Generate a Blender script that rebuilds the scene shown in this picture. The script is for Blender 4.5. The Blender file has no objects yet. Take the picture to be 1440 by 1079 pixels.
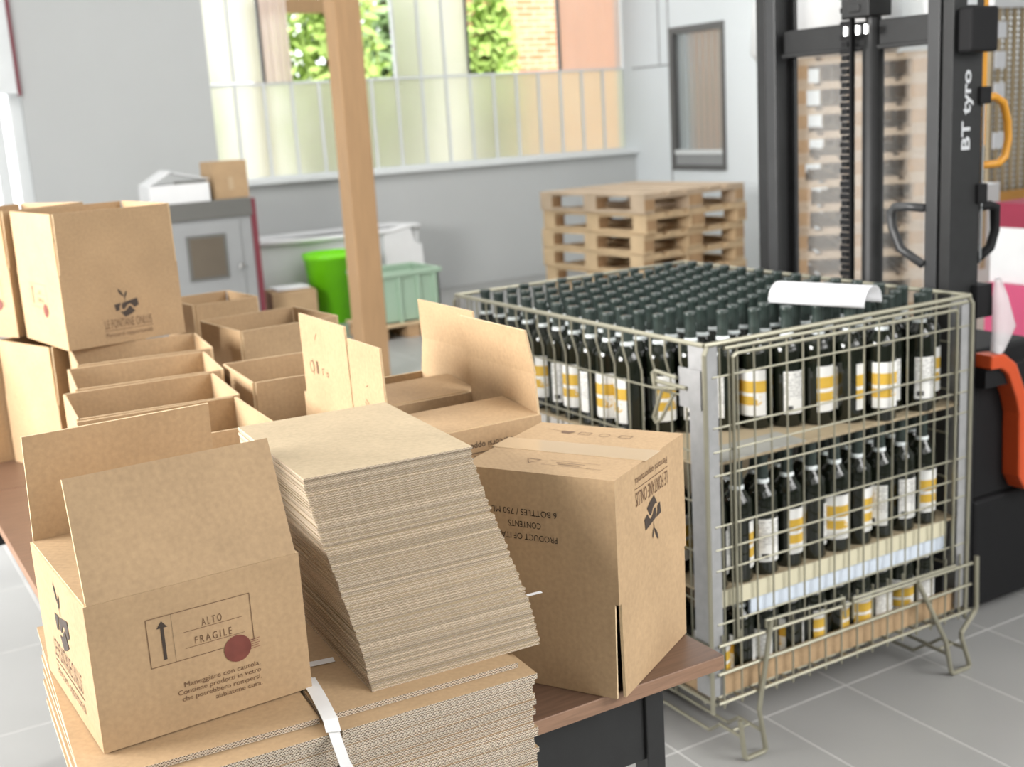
import bpy, bmesh, math, random
from math import sin, cos, pi, radians
from mathutils import Vector, Matrix
random.seed(7)
SC = bpy.context.scene
COL = SC.collection

# ------------------------------------------------------------------ camera
F_PX, PITCH, ROLL, YAW, EYE = 1694.0, .22133, -.06158, -.52383, 1.524
def cam_matrix():
    cp, sp = cos(PITCH), sin(PITCH); cr, sr = cos(ROLL), sin(ROLL)
    yaw = Matrix(((cos(YAW), sin(YAW), 0), (-sin(YAW), cos(YAW), 0), (0, 0, 1)))
    base = Matrix(((1, 0, 0), (0, 0, -1), (0, 1, 0)))
    rp = Matrix(((1, 0, 0), (0, cp, -sp), (0, sp, cp)))
    rr = Matrix(((cr, -sr, 0), (sr, cr, 0), (0, 0, 1)))
    m = rr @ rp @ base @ yaw
    return m.transposed() @ Matrix(((1, 0, 0), (0, -1, 0), (0, 0, -1)))
cd = bpy.data.cameras.new('camera'); cam = bpy.data.objects.new('camera', cd); COL.objects.link(cam)
cd.sensor_width = 36.0; cd.lens = 36.0 * F_PX / 1440.0
cd.clip_start = .05; cd.clip_end = 200
cam.matrix_world = Matrix.Translation((0, 0, EYE)) @ cam_matrix().to_4x4()
cd.dof.use_dof = True; cd.dof.focus_distance = 1.45; cd.dof.aperture_fstop = 6.3
SC.camera = cam

# ------------------------------------------------------------------ light
SC.view_settings.view_transform = 'Standard'; SC.view_settings.look = 'None'
SC.view_settings.gamma = 1.0; SC.view_settings.use_curve_mapping = False
SC.view_settings.exposure = 0.14
SC.cycles.use_denoising = True
SC.cycles.max_bounces = 8; SC.cycles.transparent_max_bounces = 12
SC.cycles.caustics_reflective = False; SC.cycles.caustics_refractive = False
w = bpy.data.worlds.new('overcast_sky'); SC.world = w; w.use_nodes = True
bg = w.node_tree.nodes['Background']; bg.inputs[0].default_value = (.97, .985, 1.0, 1); bg.inputs[1].default_value = 2.7
def light(name, kind, loc, to, power, color=(1, 1, 1), **kw):
    l = bpy.data.lights.new(name, kind); l.energy = power; l.color = color
    for k, v in kw.items(): setattr(l, k, v)
    o = bpy.data.objects.new(name, l); COL.objects.link(o); o.location = loc
    o.rotation_euler = (Vector(to) - Vector(loc)).to_track_quat('-Z', 'Y').to_euler()
    return o
light('sun', 'SUN', (0, -10, 12), (5, 0, 0), 4.5, (1, .95, .87), angle=radians(3))
light('window_daylight', 'AREA', (-2.7, 3.2, 2.2), (.6, 2.7, .95), 370, (1, .98, .95), shape='RECTANGLE', size=2.6, size_y=1.5)
light('back_ceiling_fill', 'AREA', (3.0, 6.6, 4.2), (3.0, 6.9, 0), 215, (1, .995, .98), shape='RECTANGLE', size=8.0, size_y=5.0)  # added fill under the closed ceiling, lifts the back of the room; no skylight

light('front_fill', 'AREA', (1.0, -1.0, 2.2), (1.0, 2, .9), 30, (1, .985, .96), shape='RECTANGLE', size=2.6, size_y=2.0)  # added frontal fill behind the camera; no doorway is built there
light('front_right_fill', 'AREA', (3.3, -1.3, 2.7), (1.7, 1.9, .3), 40, (1, .985, .965), shape='RECTANGLE', size=2.4, size_y=2.4, spread=radians(84))  # added fill from front right for floor and crate; no door there

# ------------------------------------------------------------------ materials
def new_mat(name):
    m = bpy.data.materials.new(name); m.use_nodes = True
    nt = m.node_tree; b = nt.nodes['Principled BSDF']
    return m, nt, b
def N(nt, t, **kw):
    n = nt.nodes.new(t)
    for k, v in kw.items(): setattr(n, k, v)
    return n
def plain(name, col, rough=.6, metal=0.0, var=.06, scale=8.0, bump=0.0, bscale=None, stretch=(1, 1, 1), **kw):
    """solid colour with a little procedural unevenness"""
    m, nt, b = new_mat(name)
    tc = N(nt, 'ShaderNodeTexCoord'); mp = N(nt, 'ShaderNodeMapping'); mp.inputs['Scale'].default_value = stretch
    nz = N(nt, 'ShaderNodeTexNoise'); nz.inputs['Scale'].default_value = scale; nz.inputs['Detail'].default_value = 4
    nt.links.new(tc.outputs['Object'], mp.inputs[0]); nt.links.new(mp.outputs[0], nz.inputs['Vector'])
    mx = N(nt, 'ShaderNodeMix', data_type='RGBA')
    mx.inputs[6].default_value = tuple(max(0, c * (1 - var)) for c in col) + (1,)
    mx.inputs[7].default_value = tuple(min(1, c * (1 + var)) for c in col) + (1,)
    nt.links.new(nz.outputs['Fac'], mx.inputs[0]); nt.links.new(mx.outputs[2], b.inputs['Base Color'])
    b.inputs['Roughness'].default_value = rough; b.inputs['Metallic'].default_value = metal
    if bump:
        n2 = N(nt, 'ShaderNodeTexNoise'); n2.inputs['Scale'].default_value = bscale or scale * 4
        nt.links.new(mp.outputs[0], n2.inputs['Vector'])
        bp = N(nt, 'ShaderNodeBump'); bp.inputs['Strength'].default_value = bump; bp.inputs['Distance'].default_value = .002
        nt.links.new(n2.outputs['Fac'], bp.inputs['Height']); nt.links.new(bp.outputs[0], b.inputs['Normal'])
    for k, v in kw.items(): b.inputs[k].default_value = v
    return m
def kraft_mat(name, col, rough=.7):
    m, nt, b = new_mat(name)
    tc = N(nt, 'ShaderNodeTexCoord')
    n1 = N(nt, 'ShaderNodeTexNoise'); n1.inputs['Scale'].default_value = 9; n1.inputs['Detail'].default_value = 3
    n2 = N(nt, 'ShaderNodeTexNoise'); n2.inputs['Scale'].default_value = 160; n2.inputs['Detail'].default_value = 5
    for n in (n1, n2): nt.links.new(tc.outputs['Object'], n.inputs['Vector'])
    ad = N(nt, 'ShaderNodeMath', operation='ADD'); nt.links.new(n1.outputs[0], ad.inputs[0]); nt.links.new(n2.outputs[0], ad.inputs[1])
    rp = N(nt, 'ShaderNodeValToRGB'); e = rp.color_ramp.elements
    e[0].position = .35; e[0].color = tuple(c * .86 for c in col) + (1,)
    e[1].position = .68; e[1].color = tuple(min(1, c * 1.08) for c in col) + (1,)
    hf = N(nt, 'ShaderNodeMath', operation='MULTIPLY'); hf.inputs[1].default_value = .5
    nt.links.new(ad.outputs[0], hf.inputs[0]); nt.links.new(hf.outputs[0], rp.inputs[0])
    nt.links.new(rp.outputs[0], b.inputs['Base Color'])
    wv = N(nt, 'ShaderNodeTexWave'); wv.inputs['Scale'].default_value = 55; wv.bands_direction = 'DIAGONAL'; wv.inputs['Distortion'].default_value = 0
    mp = N(nt, 'ShaderNodeMapping'); mp.inputs['Scale'].default_value = (1, 1, 0)
    nt.links.new(tc.outputs['Object'], mp.inputs[0]); nt.links.new(mp.outputs[0], wv.inputs['Vector'])
    bp = N(nt, 'ShaderNodeBump'); bp.inputs['Strength'].default_value = .10; bp.inputs['Distance'].default_value = .001
    nt.links.new(wv.outputs['Fac'], bp.inputs['Height']); nt.links.new(bp.outputs[0], b.inputs['Normal'])
    b.inputs['Roughness'].default_value = rough; b.inputs['Specular IOR Level'].default_value = .25
    return m
def flute_mat(name, light_c, dark_c, board, pitch, rand=.15):
    """cut edge of corrugated board: zig-zag flute between two liners (object space, z from 0)"""
    m, nt, b = new_mat(name)
    tc = N(nt, 'ShaderNodeTexCoord'); sx = N(nt, 'ShaderNodeSeparateXYZ'); nt.links.new(tc.outputs['Object'], sx.inputs[0])
    def mth(op, a, c=None):
        n = N(nt, 'ShaderNodeMath', operation=op)
        for i, v in enumerate((a, c)):
            if v is None: continue
            if isinstance(v, (int, float)): n.inputs[i].default_value = v
            else: nt.links.new(v, n.inputs[i])
        return n.outputs[0]
    u = mth('ADD', sx.outputs[0], sx.outputs[1])
    s = mth('SINE', mth('MULTIPLY', u, 2 * pi / pitch))
    zf = mth('FRACT', mth('DIVIDE', sx.outputs[2], board))
    zc = mth('ADD', mth('MULTIPLY', s, .27), .5)
    d = mth('ABSOLUTE', mth('SUBTRACT', zf, zc))
    on = mth('LESS_THAN', d, .15)
    lin = mth('GREATER_THAN', mth('ABSOLUTE', mth('SUBTRACT', zf, .5)), .34)
    fac = mth('MAXIMUM', on, lin)
    nz = N(nt, 'ShaderNodeTexNoise'); nz.inputs['Scale'].default_value = 40; nt.links.new(tc.outputs['Object'], nz.inputs['Vector'])
    mx = N(nt, 'ShaderNodeMix', data_type='RGBA'); mx.inputs[6].default_value = dark_c + (1,); mx.inputs[7].default_value = light_c + (1,)
    nt.links.new(fac, mx.inputs[0]); 
    m2 = N(nt, 'ShaderNodeMix', data_type='RGBA', blend_type='MULTIPLY'); m2.inputs[0].default_value = .25
    nt.links.new(mx.outputs[2], m2.inputs[6]); nt.links.new(nz.outputs['Fac'], m2.inputs[7])
    oi = N(nt, 'ShaderNodeObjectInfo'); mr = N(nt, 'ShaderNodeMapRange'); mr.inputs[3].default_value = 1 - rand; mr.inputs[4].default_value = 1 + rand
    hs = N(nt, 'ShaderNodeHueSaturation'); nt.links.new(oi.outputs['Random'], mr.inputs[0]); nt.links.new(mr.outputs[0], hs.inputs['Value'])
    nt.links.new(m2.outputs[2], hs.inputs['Color']); nt.links.new(hs.outputs[0], b.inputs['Base Color']); b.inputs['Roughness'].default_value = .9
    return m
KRAFT = (.50, .345, .20)
M = {}
M['kraft'] = kraft_mat('kraft_cardboard', KRAFT)
M['kraft_in'] = kraft_mat('kraft_cardboard_inner', (.47, .325, .19))
M['edge'] = plain('cardboard_cut_edge', (.66, .50, .31), .9, scale=120, var=.25)
M['flute'] = flute_mat('corrugated_edge', (.93, .83, .68), (.15, .10, .06), .0034, .0044, .08)
M['grey_board'] = kraft_mat('grey_recycled_board', (.50, .40, .265), .8)
M['grey_edge'] = flute_mat('grey_board_edge', (.74, .63, .49), (.30, .23, .155), .0026, .0055, .24)
M['ink'] = plain('dark_brown_ink', (.055, .038, .028), .6)
M['ink2'] = plain('brown_ink', (.17, .095, .05), .6)
M['ink_red'] = plain('red_brown_ink', (.20, .055, .04), .6, scale=60, var=.35)
M['tape'] = plain('clear_packing_tape', (.56, .42, .27), .10, var=.04)
M['strap'] = plain('white_strap', (.88, .88, .88), .35)
M['table'] = plain('walnut_laminate', (.15, .088, .058), .42, scale=14, var=.45, stretch=(1, 12, 12))
M['table_edge'] = plain('walnut_edge_band', (.28, .165, .105), .5, scale=20, var=.4, stretch=(1, 1, 12))
M['black'] = plain('black_painted_steel', (.016, .0165, .017), .5, scale=30, var=.35, bump=.05)
M['black2'] = plain('dark_grey_painted_steel', (.05, .051, .053), .4, scale=14, var=.2)
M['charcoal'] = plain('black_plastic', (.010, .010, .011), .65, **{'Specular IOR Level': .25})
M['zinc'] = plain('zinc_wire', (.38, .365, .28), .42, .55, scale=20, var=.14)
M['zinc_sheet'] = plain('galvanised_sheet', (.42, .425, .43), .5, .4, scale=35, var=.22)
M['chrome'] = plain('bright_steel', (.75, .75, .75), .2, 1.0)
M['glass'] = plain('dark_bottle_glass', (.010, .013, .008), .06, scale=5, **{'Specular IOR Level': .6})
M['cap'] = plain('green_capsule', (.036, .052, .046), .36, scale=40)
M['collar'] = plain('white_collar', (.80, .86, .86), .4)
M['white'] = plain('white_paper', (.86, .87, .90), .6)
M['whitebox'] = plain('white_carton', (.82, .83, .84), .6)
M['wall'] = plain('grey_plaster', (.55, .565, .565), .85, scale=1.5, var=.04, bump=.1, bscale=60)
M['wall_light'] = plain('white_sheet_wall', (.86, .91, .94), .6, scale=2, var=.03)
M['wall_dark'] = plain('bounce_cut_dark', (.16, .16, .16), .85)  # for the unseen front wall, made dark to cut light bounced forward
M['pane_dark'] = plain('dark_brown_pane', (.15, .125, .095), .3, scale=3, var=.3)
M['ceil'] = plain('white_ceiling', (.66, .66, .66), .9)
M['frame'] = plain('white_window_frame', (.80, .83, .84), .4)
M['sill'] = plain('white_sill', (.82, .85, .86), .4)
M['dframe'] = plain('dark_window_frame', (.13, .13, .13), .5)
M['tile'] = plain('grey_floor_tile', (.36, .36, .35), .33, scale=3, var=.10)
M['grout'] = plain('pale_grout', (.72, .72, .70), .8)
M['post'] = plain('sawn_timber', (.43, .265, .135), .55, scale=6, var=.22, stretch=(8, 8, .6))
M['pallet'] = plain('pallet_wood', (.66, .49, .30), .8, scale=7, var=.28)
M['pallet_old'] = plain('weathered_pallet_wood', (.55, .43, .31), .85, scale=7, var=.28)
M['block'] = plain('pallet_block', (.48, .31, .17), .85, scale=9, var=.3)
M['lime'] = plain('lime_plastic', (.20, .72, .008), .4)
M['mint'] = plain('mint_plastic', (.36, .50, .38), .5)
M['tub'] = plain('white_plastic', (.74, .76, .77), .45)
M['cab'] = plain('grey_steel_cabinet', (.34, .35, .355), .45)
M['cabtop'] = plain('dark_grey_steel', (.15, .15, .14), .5)
M['maroon'] = plain('maroon_paint', (.20, .04, .055), .5)
M['orange'] = plain('orange_red_plastic', (.62, .085, .022), .35)
M['yellow'] = plain('yellow_paint', (.68, .31, .025), .4)
M['pink'] = plain('magenta_carton', (.62, .09, .20), .55)
M['rose'] = plain('crimson_carton', (.30, .025, .06), .55)
M['foam'] = plain('pale_blue_foam', (.72, .80, .90), .7)
M['beige'] = plain('cream_fibreboard', (.66, .62, .45), .7)
M['tanboard'] = plain('tan_fibreboard', (.42, .34, .22), .8, scale=5, var=.2)
M['greycard'] = plain('grey_card', (.36, .36, .33), .8, scale=8, var=.2)
M['letter'] = plain('grey_white_lettering', (.62, .64, .66), .5)
M['leaf'] = plain('leaf_green', (.42, .58, .16), .6, scale=1.2, var=.5)
M['leaf2'] = plain('dark_leaf_green', (.30, .44, .20), .6, scale=1.2, var=.5)
M['bark'] = plain('bark', (.12, .08, .05), .9)
M['ground'] = plain('outside_gravel', (.45, .42, .36), .9, scale=3, var=.2)
M['barcode'] = M['charcoal']
def translucent(name, col, rough=.35):
    m, nt, b = new_mat(name)
    b.inputs['Base Color'].default_value = col + (1,); b.inputs['Roughness'].default_value = rough
    b.inputs['Transmission Weight'].default_value = .75; b.inputs['IOR'].default_value = 1.25
    tc = N(nt, 'ShaderNodeTexCoord'); nz = N(nt, 'ShaderNodeTexNoise'); nz.inputs['Scale'].default_value = 3
    nt.links.new(tc.outputs['Object'], nz.inputs['Vector'])
    mx = N(nt, 'ShaderNodeMix', data_type='RGBA')
    mx.inputs[6].default_value = tuple(c * .94 for c in col) + (1,); mx.inputs[7].default_value = tuple(min(1, c * 1.05) for c in col) + (1,)
    nt.links.new(nz.outputs['Fac'], mx.inputs[0]); nt.links.new(mx.outputs[2], b.inputs['Base Color'])
    tr = N(nt, 'ShaderNodeBsdfTranslucent'); nt.links.new(mx.outputs[2], tr.inputs[0])
    ms = N(nt, 'ShaderNodeMixShader'); ms.inputs[0].default_value = .25
    nt.links.new(b.outputs[0], ms.inputs[1]); nt.links.new(tr.outputs[0], ms.inputs[2])
    nt.links.new(ms.outputs[0], nt.nodes['Material Output'].inputs[0])
    return m
M['poly'] = translucent('pale_polycarbonate', (.92, .92, .80))
M['poly_pink'] = translucent('rosy_corrugated_sheet', (.93, .80, .74))
M['poly_grey'] = translucent('grey_corrugated_sheet', (.42, .44, .43))
def clear(name, col, alpha, rough=.1):
    m, nt, b = new_mat(name)
    b.inputs['Base Color'].default_value = col + (1,); b.inputs['Roughness'].default_value = rough; b.inputs['Alpha'].default_value = alpha
    tc = N(nt, 'ShaderNodeTexCoord'); nz = N(nt, 'ShaderNodeTexNoise'); nz.inputs['Scale'].default_value = 6
    mr = N(nt, 'ShaderNodeMapRange'); mr.inputs[3].default_value = alpha * .8; mr.inputs[4].default_value = min(1, alpha * 1.2)
    nt.links.new(tc.outputs['Object'], nz.inputs['Vector']); nt.links.new(nz.outputs['Fac'], mr.inputs[0]); nt.links.new(mr.outputs[0], b.inputs['Alpha'])
    return m
M['plexi'] = clear('clear_guard_sheet', (.85, .85, .83), .15, .08)
M['film'] = clear('cloudy_plastic_film', (.92, .88, .90), .55, .3)
M['pane'] = clear('window_glass', (.9, .95, .95), .12, .05)
def brick_mat():
    m, nt, b = new_mat('brick_masonry')
    tc = N(nt, 'ShaderNodeTexCoord'); mp = N(nt, 'ShaderNodeMapping'); mp.inputs['Rotation'].default_value = (pi / 2, 0, 0)
    br = N(nt, 'ShaderNodeTexBrick'); br.inputs['Color1'].default_value = (.50, .20, .09, 1); br.inputs['Color2'].default_value = (.58, .30, .16, 1)
    br.inputs['Mortar'].default_value = (.6, .45, .33, 1); br.inputs['Scale'].default_value = 1
    br.inputs['Brick Width'].default_value = .26; br.inputs['Row Height'].default_value = .075; br.inputs['Mortar Size'].default_value = .01
    nt.links.new(tc.outputs['Object'], mp.inputs[0]); nt.links.new(mp.outputs[0], br.inputs['Vector'])
    nz = N(nt, 'ShaderNodeTexNoise'); nz.inputs['Scale'].default_value = 2.5; nt.links.new(tc.outputs['Object'], nz.inputs['Vector'])
    mx = N(nt, 'ShaderNodeMix', data_type='RGBA', blend_type='MIX'); mx.inputs[7].default_value = (.62, .42, .28, 1)
    mr = N(nt, 'ShaderNodeMapRange'); mr.inputs[1].default_value = .5; mr.inputs[2].default_value = .7; mr.inputs[4].default_value = .8
    nt.links.new(nz.outputs['Fac'], mr.inputs[0]); nt.links.new(mr.outputs[0], mx.inputs[0])
    nt.links.new(br.outputs['Color'], mx.inputs[6]); nt.links.new(mx.outputs[2], b.inputs['Base Color'])
    b.inputs['Roughness'].default_value = .9
    return m
M['brick'] = brick_mat()
def label_mat(name, back=False):
    """paper bottle label: ochre bands and type on white, by height on the bottle"""
    m, nt, b = new_mat(name)
    tc = N(nt, 'ShaderNodeTexCoord'); sx = N(nt, 'ShaderNodeSeparateXYZ'); nt.links.new(tc.outputs['Object'], sx.inputs[0])
    def mth(op, a, c):
        n = N(nt, 'ShaderNodeMath', operation=op)
        for i, v in enumerate((a, c)):
            if isinstance(v, (int, float)): n.inputs[i].default_value = v
            else: nt.links.new(v, n.inputs[i])
        return n.outputs[0]
    x, z = sx.outputs[0], sx.outputs[2]
    nz = N(nt, 'ShaderNodeTexNoise'); nz.inputs['Scale'].default_value = 130; nt.links.new(tc.outputs['Object'], nz.inputs['Vector'])
    def band(v, lo, hi): return mth('MULTIPLY', mth('GREATER_THAN', v, lo), mth('LESS_THAN', v, hi))
    mx = N(nt, 'ShaderNodeMix', data_type='RGBA'); mx.inputs[6].default_value = (.86, .86, .83, 1)
    if not back:
        a1 = band(z, .092, .121)
        a2 = mth('MULTIPLY', band(z, .060, .083), mth('GREATER_THAN', mth('ADD', mth('MULTIPLY', x, -14), nz.outputs['Fac']), .30))
        fac = mth('MAXIMUM', a1, a2); mx.inputs[7].default_value = (.70, .44, .055, 1)
    else:
        rows = mth('GREATER_THAN', mth('FRACT', mth('MULTIPLY', z, 150), 0), .55)
        fac = mth('MULTIPLY', mth('MULTIPLY', rows, band(z, .07, .135)), mth('GREATER_THAN', nz.outputs['Fac'], .48))
        bar = mth('MULTIPLY', band(z, .042, .054), band(x, .004, .02)); fac = mth('MAXIMUM', mth('MULTIPLY', fac, .5), bar)
        mx.inputs[7].default_value = (.06, .06, .06, 1)
    nt.links.new(fac, mx.inputs[0]); nt.links.new(mx.outputs[2], b.inputs['Base Color']); b.inputs['Roughness'].default_value = .55
    return m
M['label'] = label_mat('bottle_label'); M['label_back'] = label_mat('bottle_back_label', True)

# ------------------------------------------------------------------ mesh builder
class MB:
    def __init__(s): s.v = []; s.f = []; s.m = []
    def add(s, vs, fs, mi=0):
        o = len(s.v); s.v += [tuple(v) for v in vs]; s.f += [tuple(i + o for i in f) for f in fs]
        s.m += (mi if isinstance(mi, (list, tuple)) else [mi] * len(fs)); return s
    def box(s, x0, x1, y0, y1, z0, z1, mi=0, T=None):
        vs = [Vector((x, y, z)) for z in (z0, z1) for x, y in ((x0, y0), (x1, y0), (x1, y1), (x0, y1))]
        if T is not None: vs = [T @ v for v in vs]
        return s.add(vs, [(3, 2, 1, 0), (4, 5, 6, 7), (0, 1, 5, 4), (1, 2, 6, 5), (2, 3, 7, 6), (3, 0, 4, 7)], mi)
    def prism(s, pts, z0, z1, mi=0, T=None):
        n = len(pts); vs = [Vector((p[0], p[1], z)) for z in (z0, z1) for p in pts]
        if T is not None: vs = [T @ v for v in vs]
        return s.add(vs, [tuple(range(n - 1, -1, -1)), tuple(range(n, 2 * n))] + [(i, (i + 1) % n, n + (i + 1) % n, n + i) for i in range(n)], mi)
    def tube(s, pts, r, n=6, closed=False, mi=0):
        pts = [Vector(p) for p in pts]; k = len(pts); rings = []
        up = None
        for i, p in enumerate(pts):
            a = pts[i - 1] if (i or closed) else p; b = pts[(i + 1) % k] if (i < k - 1 or closed) else p
            d0 = (p - a); d1 = (b - p)
            t = (d0.normalized() + d1.normalized()) if d0.length and d1.length else (d0 + d1)
            t = t.normalized() if t.length > 1e-9 else Vector((0, 0, 1))
            if up is None:
                up = Vector((0, 0, 1)) if abs(t.z) < .9 else Vector((1, 0, 0))
            sd = t.cross(up).normalized(); up = sd.cross(t).normalized()
            c = 1.0
            if d0.length and d1.length: c = min(1.6, 1 / max(.3, cos(d0.angle(d1) / 2)))
            rings.append([p + (sd * cos(2 * pi * j / n) + up * sin(2 * pi * j / n)) * r * (c if c < 1.3 else 1.3) for j in range(n)])
        vs = [v for rg in rings for v in rg]; fs = []
        for i in range(k if closed else k - 1):
            i2 = (i + 1) % k
            for j in range(n): fs.append((i * n + j, i * n + (j + 1) % n, i2 * n + (j + 1) % n, i2 * n + j))
        if not closed: fs += [tuple(range(n - 1, -1, -1)), tuple((k - 1) * n + j for j in range(n))]
        return s.add(vs, fs, mi)
    def lathe(s, prof, n=16, c=(0, 0, 0), mi=0, a0=0, a1=2 * pi):
        full = abs(a1 - a0 - 2 * pi) < 1e-6; k = n if full else n + 1
        vs = [(c[0] + r * cos(a0 + (a1 - a0) * j / n), c[1] + r * sin(a0 + (a1 - a0) * j / n), c[2] + z) for r, z in prof for j in range(k)]
        fs = []
        for i in range(len(prof) - 1):
            for j in range(n): fs.append((i * k + j, i * k + (j + 1) % k, (i + 1) * k + (j + 1) % k, (i + 1) * k + j))
        return s.add(vs, fs, mi)
    def mesh(s, name, mats, smooth=False):
        me = bpy.data.meshes.new(name); me.from_pydata(s.v, [], s.f)
        for m in (mats if isinstance(mats, (list, tuple)) else [mats]): me.materials.append(M[m] if isinstance(m, str) else m)
        me.polygons.foreach_set('material_index', s.m)
        if smooth: me.polygons.foreach_set('use_smooth', [True] * len(s.f))
        me.update(); return me
    def build(s, name, mats, parent=None, smooth=False, bevel=0):
        o = bpy.data.objects.new(name, s.mesh(name, mats, smooth)); COL.objects.link(o)
        if parent is not None: o.parent = parent
        if bevel:
            b = o.modifiers.new('bevel', 'BEVEL'); b.width = bevel; b.segments = 2; b.limit_method = 'ANGLE'
        return o
def thing(name, label, cat, loc=(0, 0, 0), yaw=0, group=None, rot=None):
    o = bpy.data.objects.new(name, None); COL.objects.link(o); o.empty_display_size = .05
    o.location = loc; o.rotation_euler = rot or (0, 0, yaw)
    return tag(o, label, cat, group)
def tag(o, label, cat, group=None):
    o['label'] = label; o['category'] = cat
    if group: o['group'] = group
    return o
ORD = ['', 'first', 'second', 'third', 'fourth', 'fifth', 'sixth', 'seventh', 'eighth', 'ninth', 'tenth', 'eleventh', 'twelfth', 'thirteenth', 'fourteenth', 'fifteenth', 'sixteenth', 'seventeenth', 'eighteenth', 'nineteenth', 'twentieth']
def structure(o): o['kind'] = 'structure'; return o
def copy_tree(src, loc=None, rot=None, label=None, group=None, parent=None):
    c = src.copy(); COL.objects.link(c)
    if parent is not None: c.parent = parent
    if loc is not None: c.location = loc
    if rot is not None: c.rotation_euler = rot
    if label: c['label'] = label
    if group: c['group'] = group
    for ch in list(src.children): copy_tree(ch, parent=c)
    return c

# ------------------------------------------------------------------ flat print
_tc = {}
def text_mesh(s, size, bold=0):
    k = (s, size, bold)
    if k not in _tc:
        cu = bpy.data.curves.new('t', 'FONT'); cu.body = s; cu.size = size; cu.resolution_u = 3; cu.offset = bold
        o = bpy.data.objects.new('t', cu); COL.objects.link(o); bpy.context.view_layer.update()
        me = bpy.data.meshes.new_from_object(o.evaluated_get(bpy.context.evaluated_depsgraph_get()))
        _tc[k] = ([v.co.copy() for v in me.vertices], [tuple(p.vertices) for p in me.polygons])
        bpy.data.objects.remove(o); bpy.data.meshes.remove(me)
    return _tc[k]
class Print:
    def __init__(s): s.mb = MB()
    def poly(s, pts): s.mb.add([(x, y, 0) for x, y in pts], [tuple(range(len(pts)))])
    def line(s, a, b, wd=.001):
        a = Vector(a); b = Vector(b); n = Vector((-(b - a).y, (b - a).x)).normalized() * wd / 2
        s.poly([a - n, b - n, b + n, a + n])
    def rect(s, x0, y0, x1, y1, wd=.0009):
        for a, b in (((x0, y0), (x1, y0)), ((x1, y0), (x1, y1)), ((x1, y1), (x0, y1)), ((x0, y1), (x0, y0))): s.line(a, b, wd)
    def disc(s, x, y, r, n=24): s.poly([(x + r * cos(2 * pi * i / n), y + r * sin(2 * pi * i / n)) for i in range(n)])
    def ring(s, x, y, r, wd=.001, n=20):
        for i in range(n): s.line((x + r * cos(2 * pi * i / n), y + r * sin(2 * pi * i / n)), (x + r * cos(2 * pi * (i + 1) / n), y + r * sin(2 * pi * (i + 1) / n)), wd)
    def text(s, t, x, y, size, align='C', width=None, bold=0):
        vs, fs = text_mesh(t, size, bold)
        if not vs: return
        x0 = min(v.x for v in vs); x1 = max(v.x for v in vs); k = (width / (x1 - x0)) if width else 1
        off = x - {'L': x0 * k, 'C': (x0 + x1) / 2 * k, 'R': x1 * k}[align]
        s.mb.add([(v.x * k + off, v.y + y, 0) for v in vs], fs)
    def put(s, name, mat, parent, origin, u, n, off=.0007):
        u = Vector(u).normalized(); n = Vector(n).normalized(); up = n.cross(u)
        s.mb.v = [tuple(Vector(origin) + u * x + up * y + n * off) for x, y, _ in s.mb.v]
        return s.mb.build(name, mat, parent)
def logo(p, cx=0, z0=.058, wd=.058):
    k = wd / 413.0
    def q(pts): p.poly([(cx + (x - 490) * k, z0 + (582 - y) * k) for x, y in pts])
    q([(285, 352), (405, 338), (372, 400), (368, 455), (305, 470)][::-1])
    q([(425, 340), (560, 312), (560, 372), (522, 374), (487, 405), (462, 440), (432, 452), (408, 430), (408, 385)][::-1])
    q([(560, 312), (680, 287), (698, 405), (622, 440), (590, 395), (560, 372)][::-1])
    q([(375, 480), (430, 488), (482, 462), (532, 405), (562, 408), (628, 500), (560, 540), (450, 582)][::-1])
    q([(372, 98), (410, 125), (455, 205), (462, 245), (415, 208), (378, 150)][::-1])
    q([(508, 148), (522, 180), (502, 230), (476, 272), (462, 260), (482, 195)][::-1])
    q([(466, 240), (476, 240), (484, 318), (474, 318)][::-1])
def logo_panel(parent, origin, u, n, cx=0, k=1.0):
    p = Print(); logo(p, cx); p.mb.v = [(x * k, y * k, z) for x, y, z in p.mb.v]
    p.put('printed_emblem', 'ink', parent, origin, u, n)
    p = Print(); p.text('LE FONTANE ONLUS', cx, .0365, .029, width=.112); p.line((cx - .058, .0315), (cx + .058, .0315), .0012)
    p.text('Percorsi opportunità', cx, .0165, .0145, width=.112)
    p.mb.v = [(x * k, y * k, z) for x, y, z in p.mb.v]
    p.put('printed_lettering', 'ink2', parent, origin, u, n)
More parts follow.
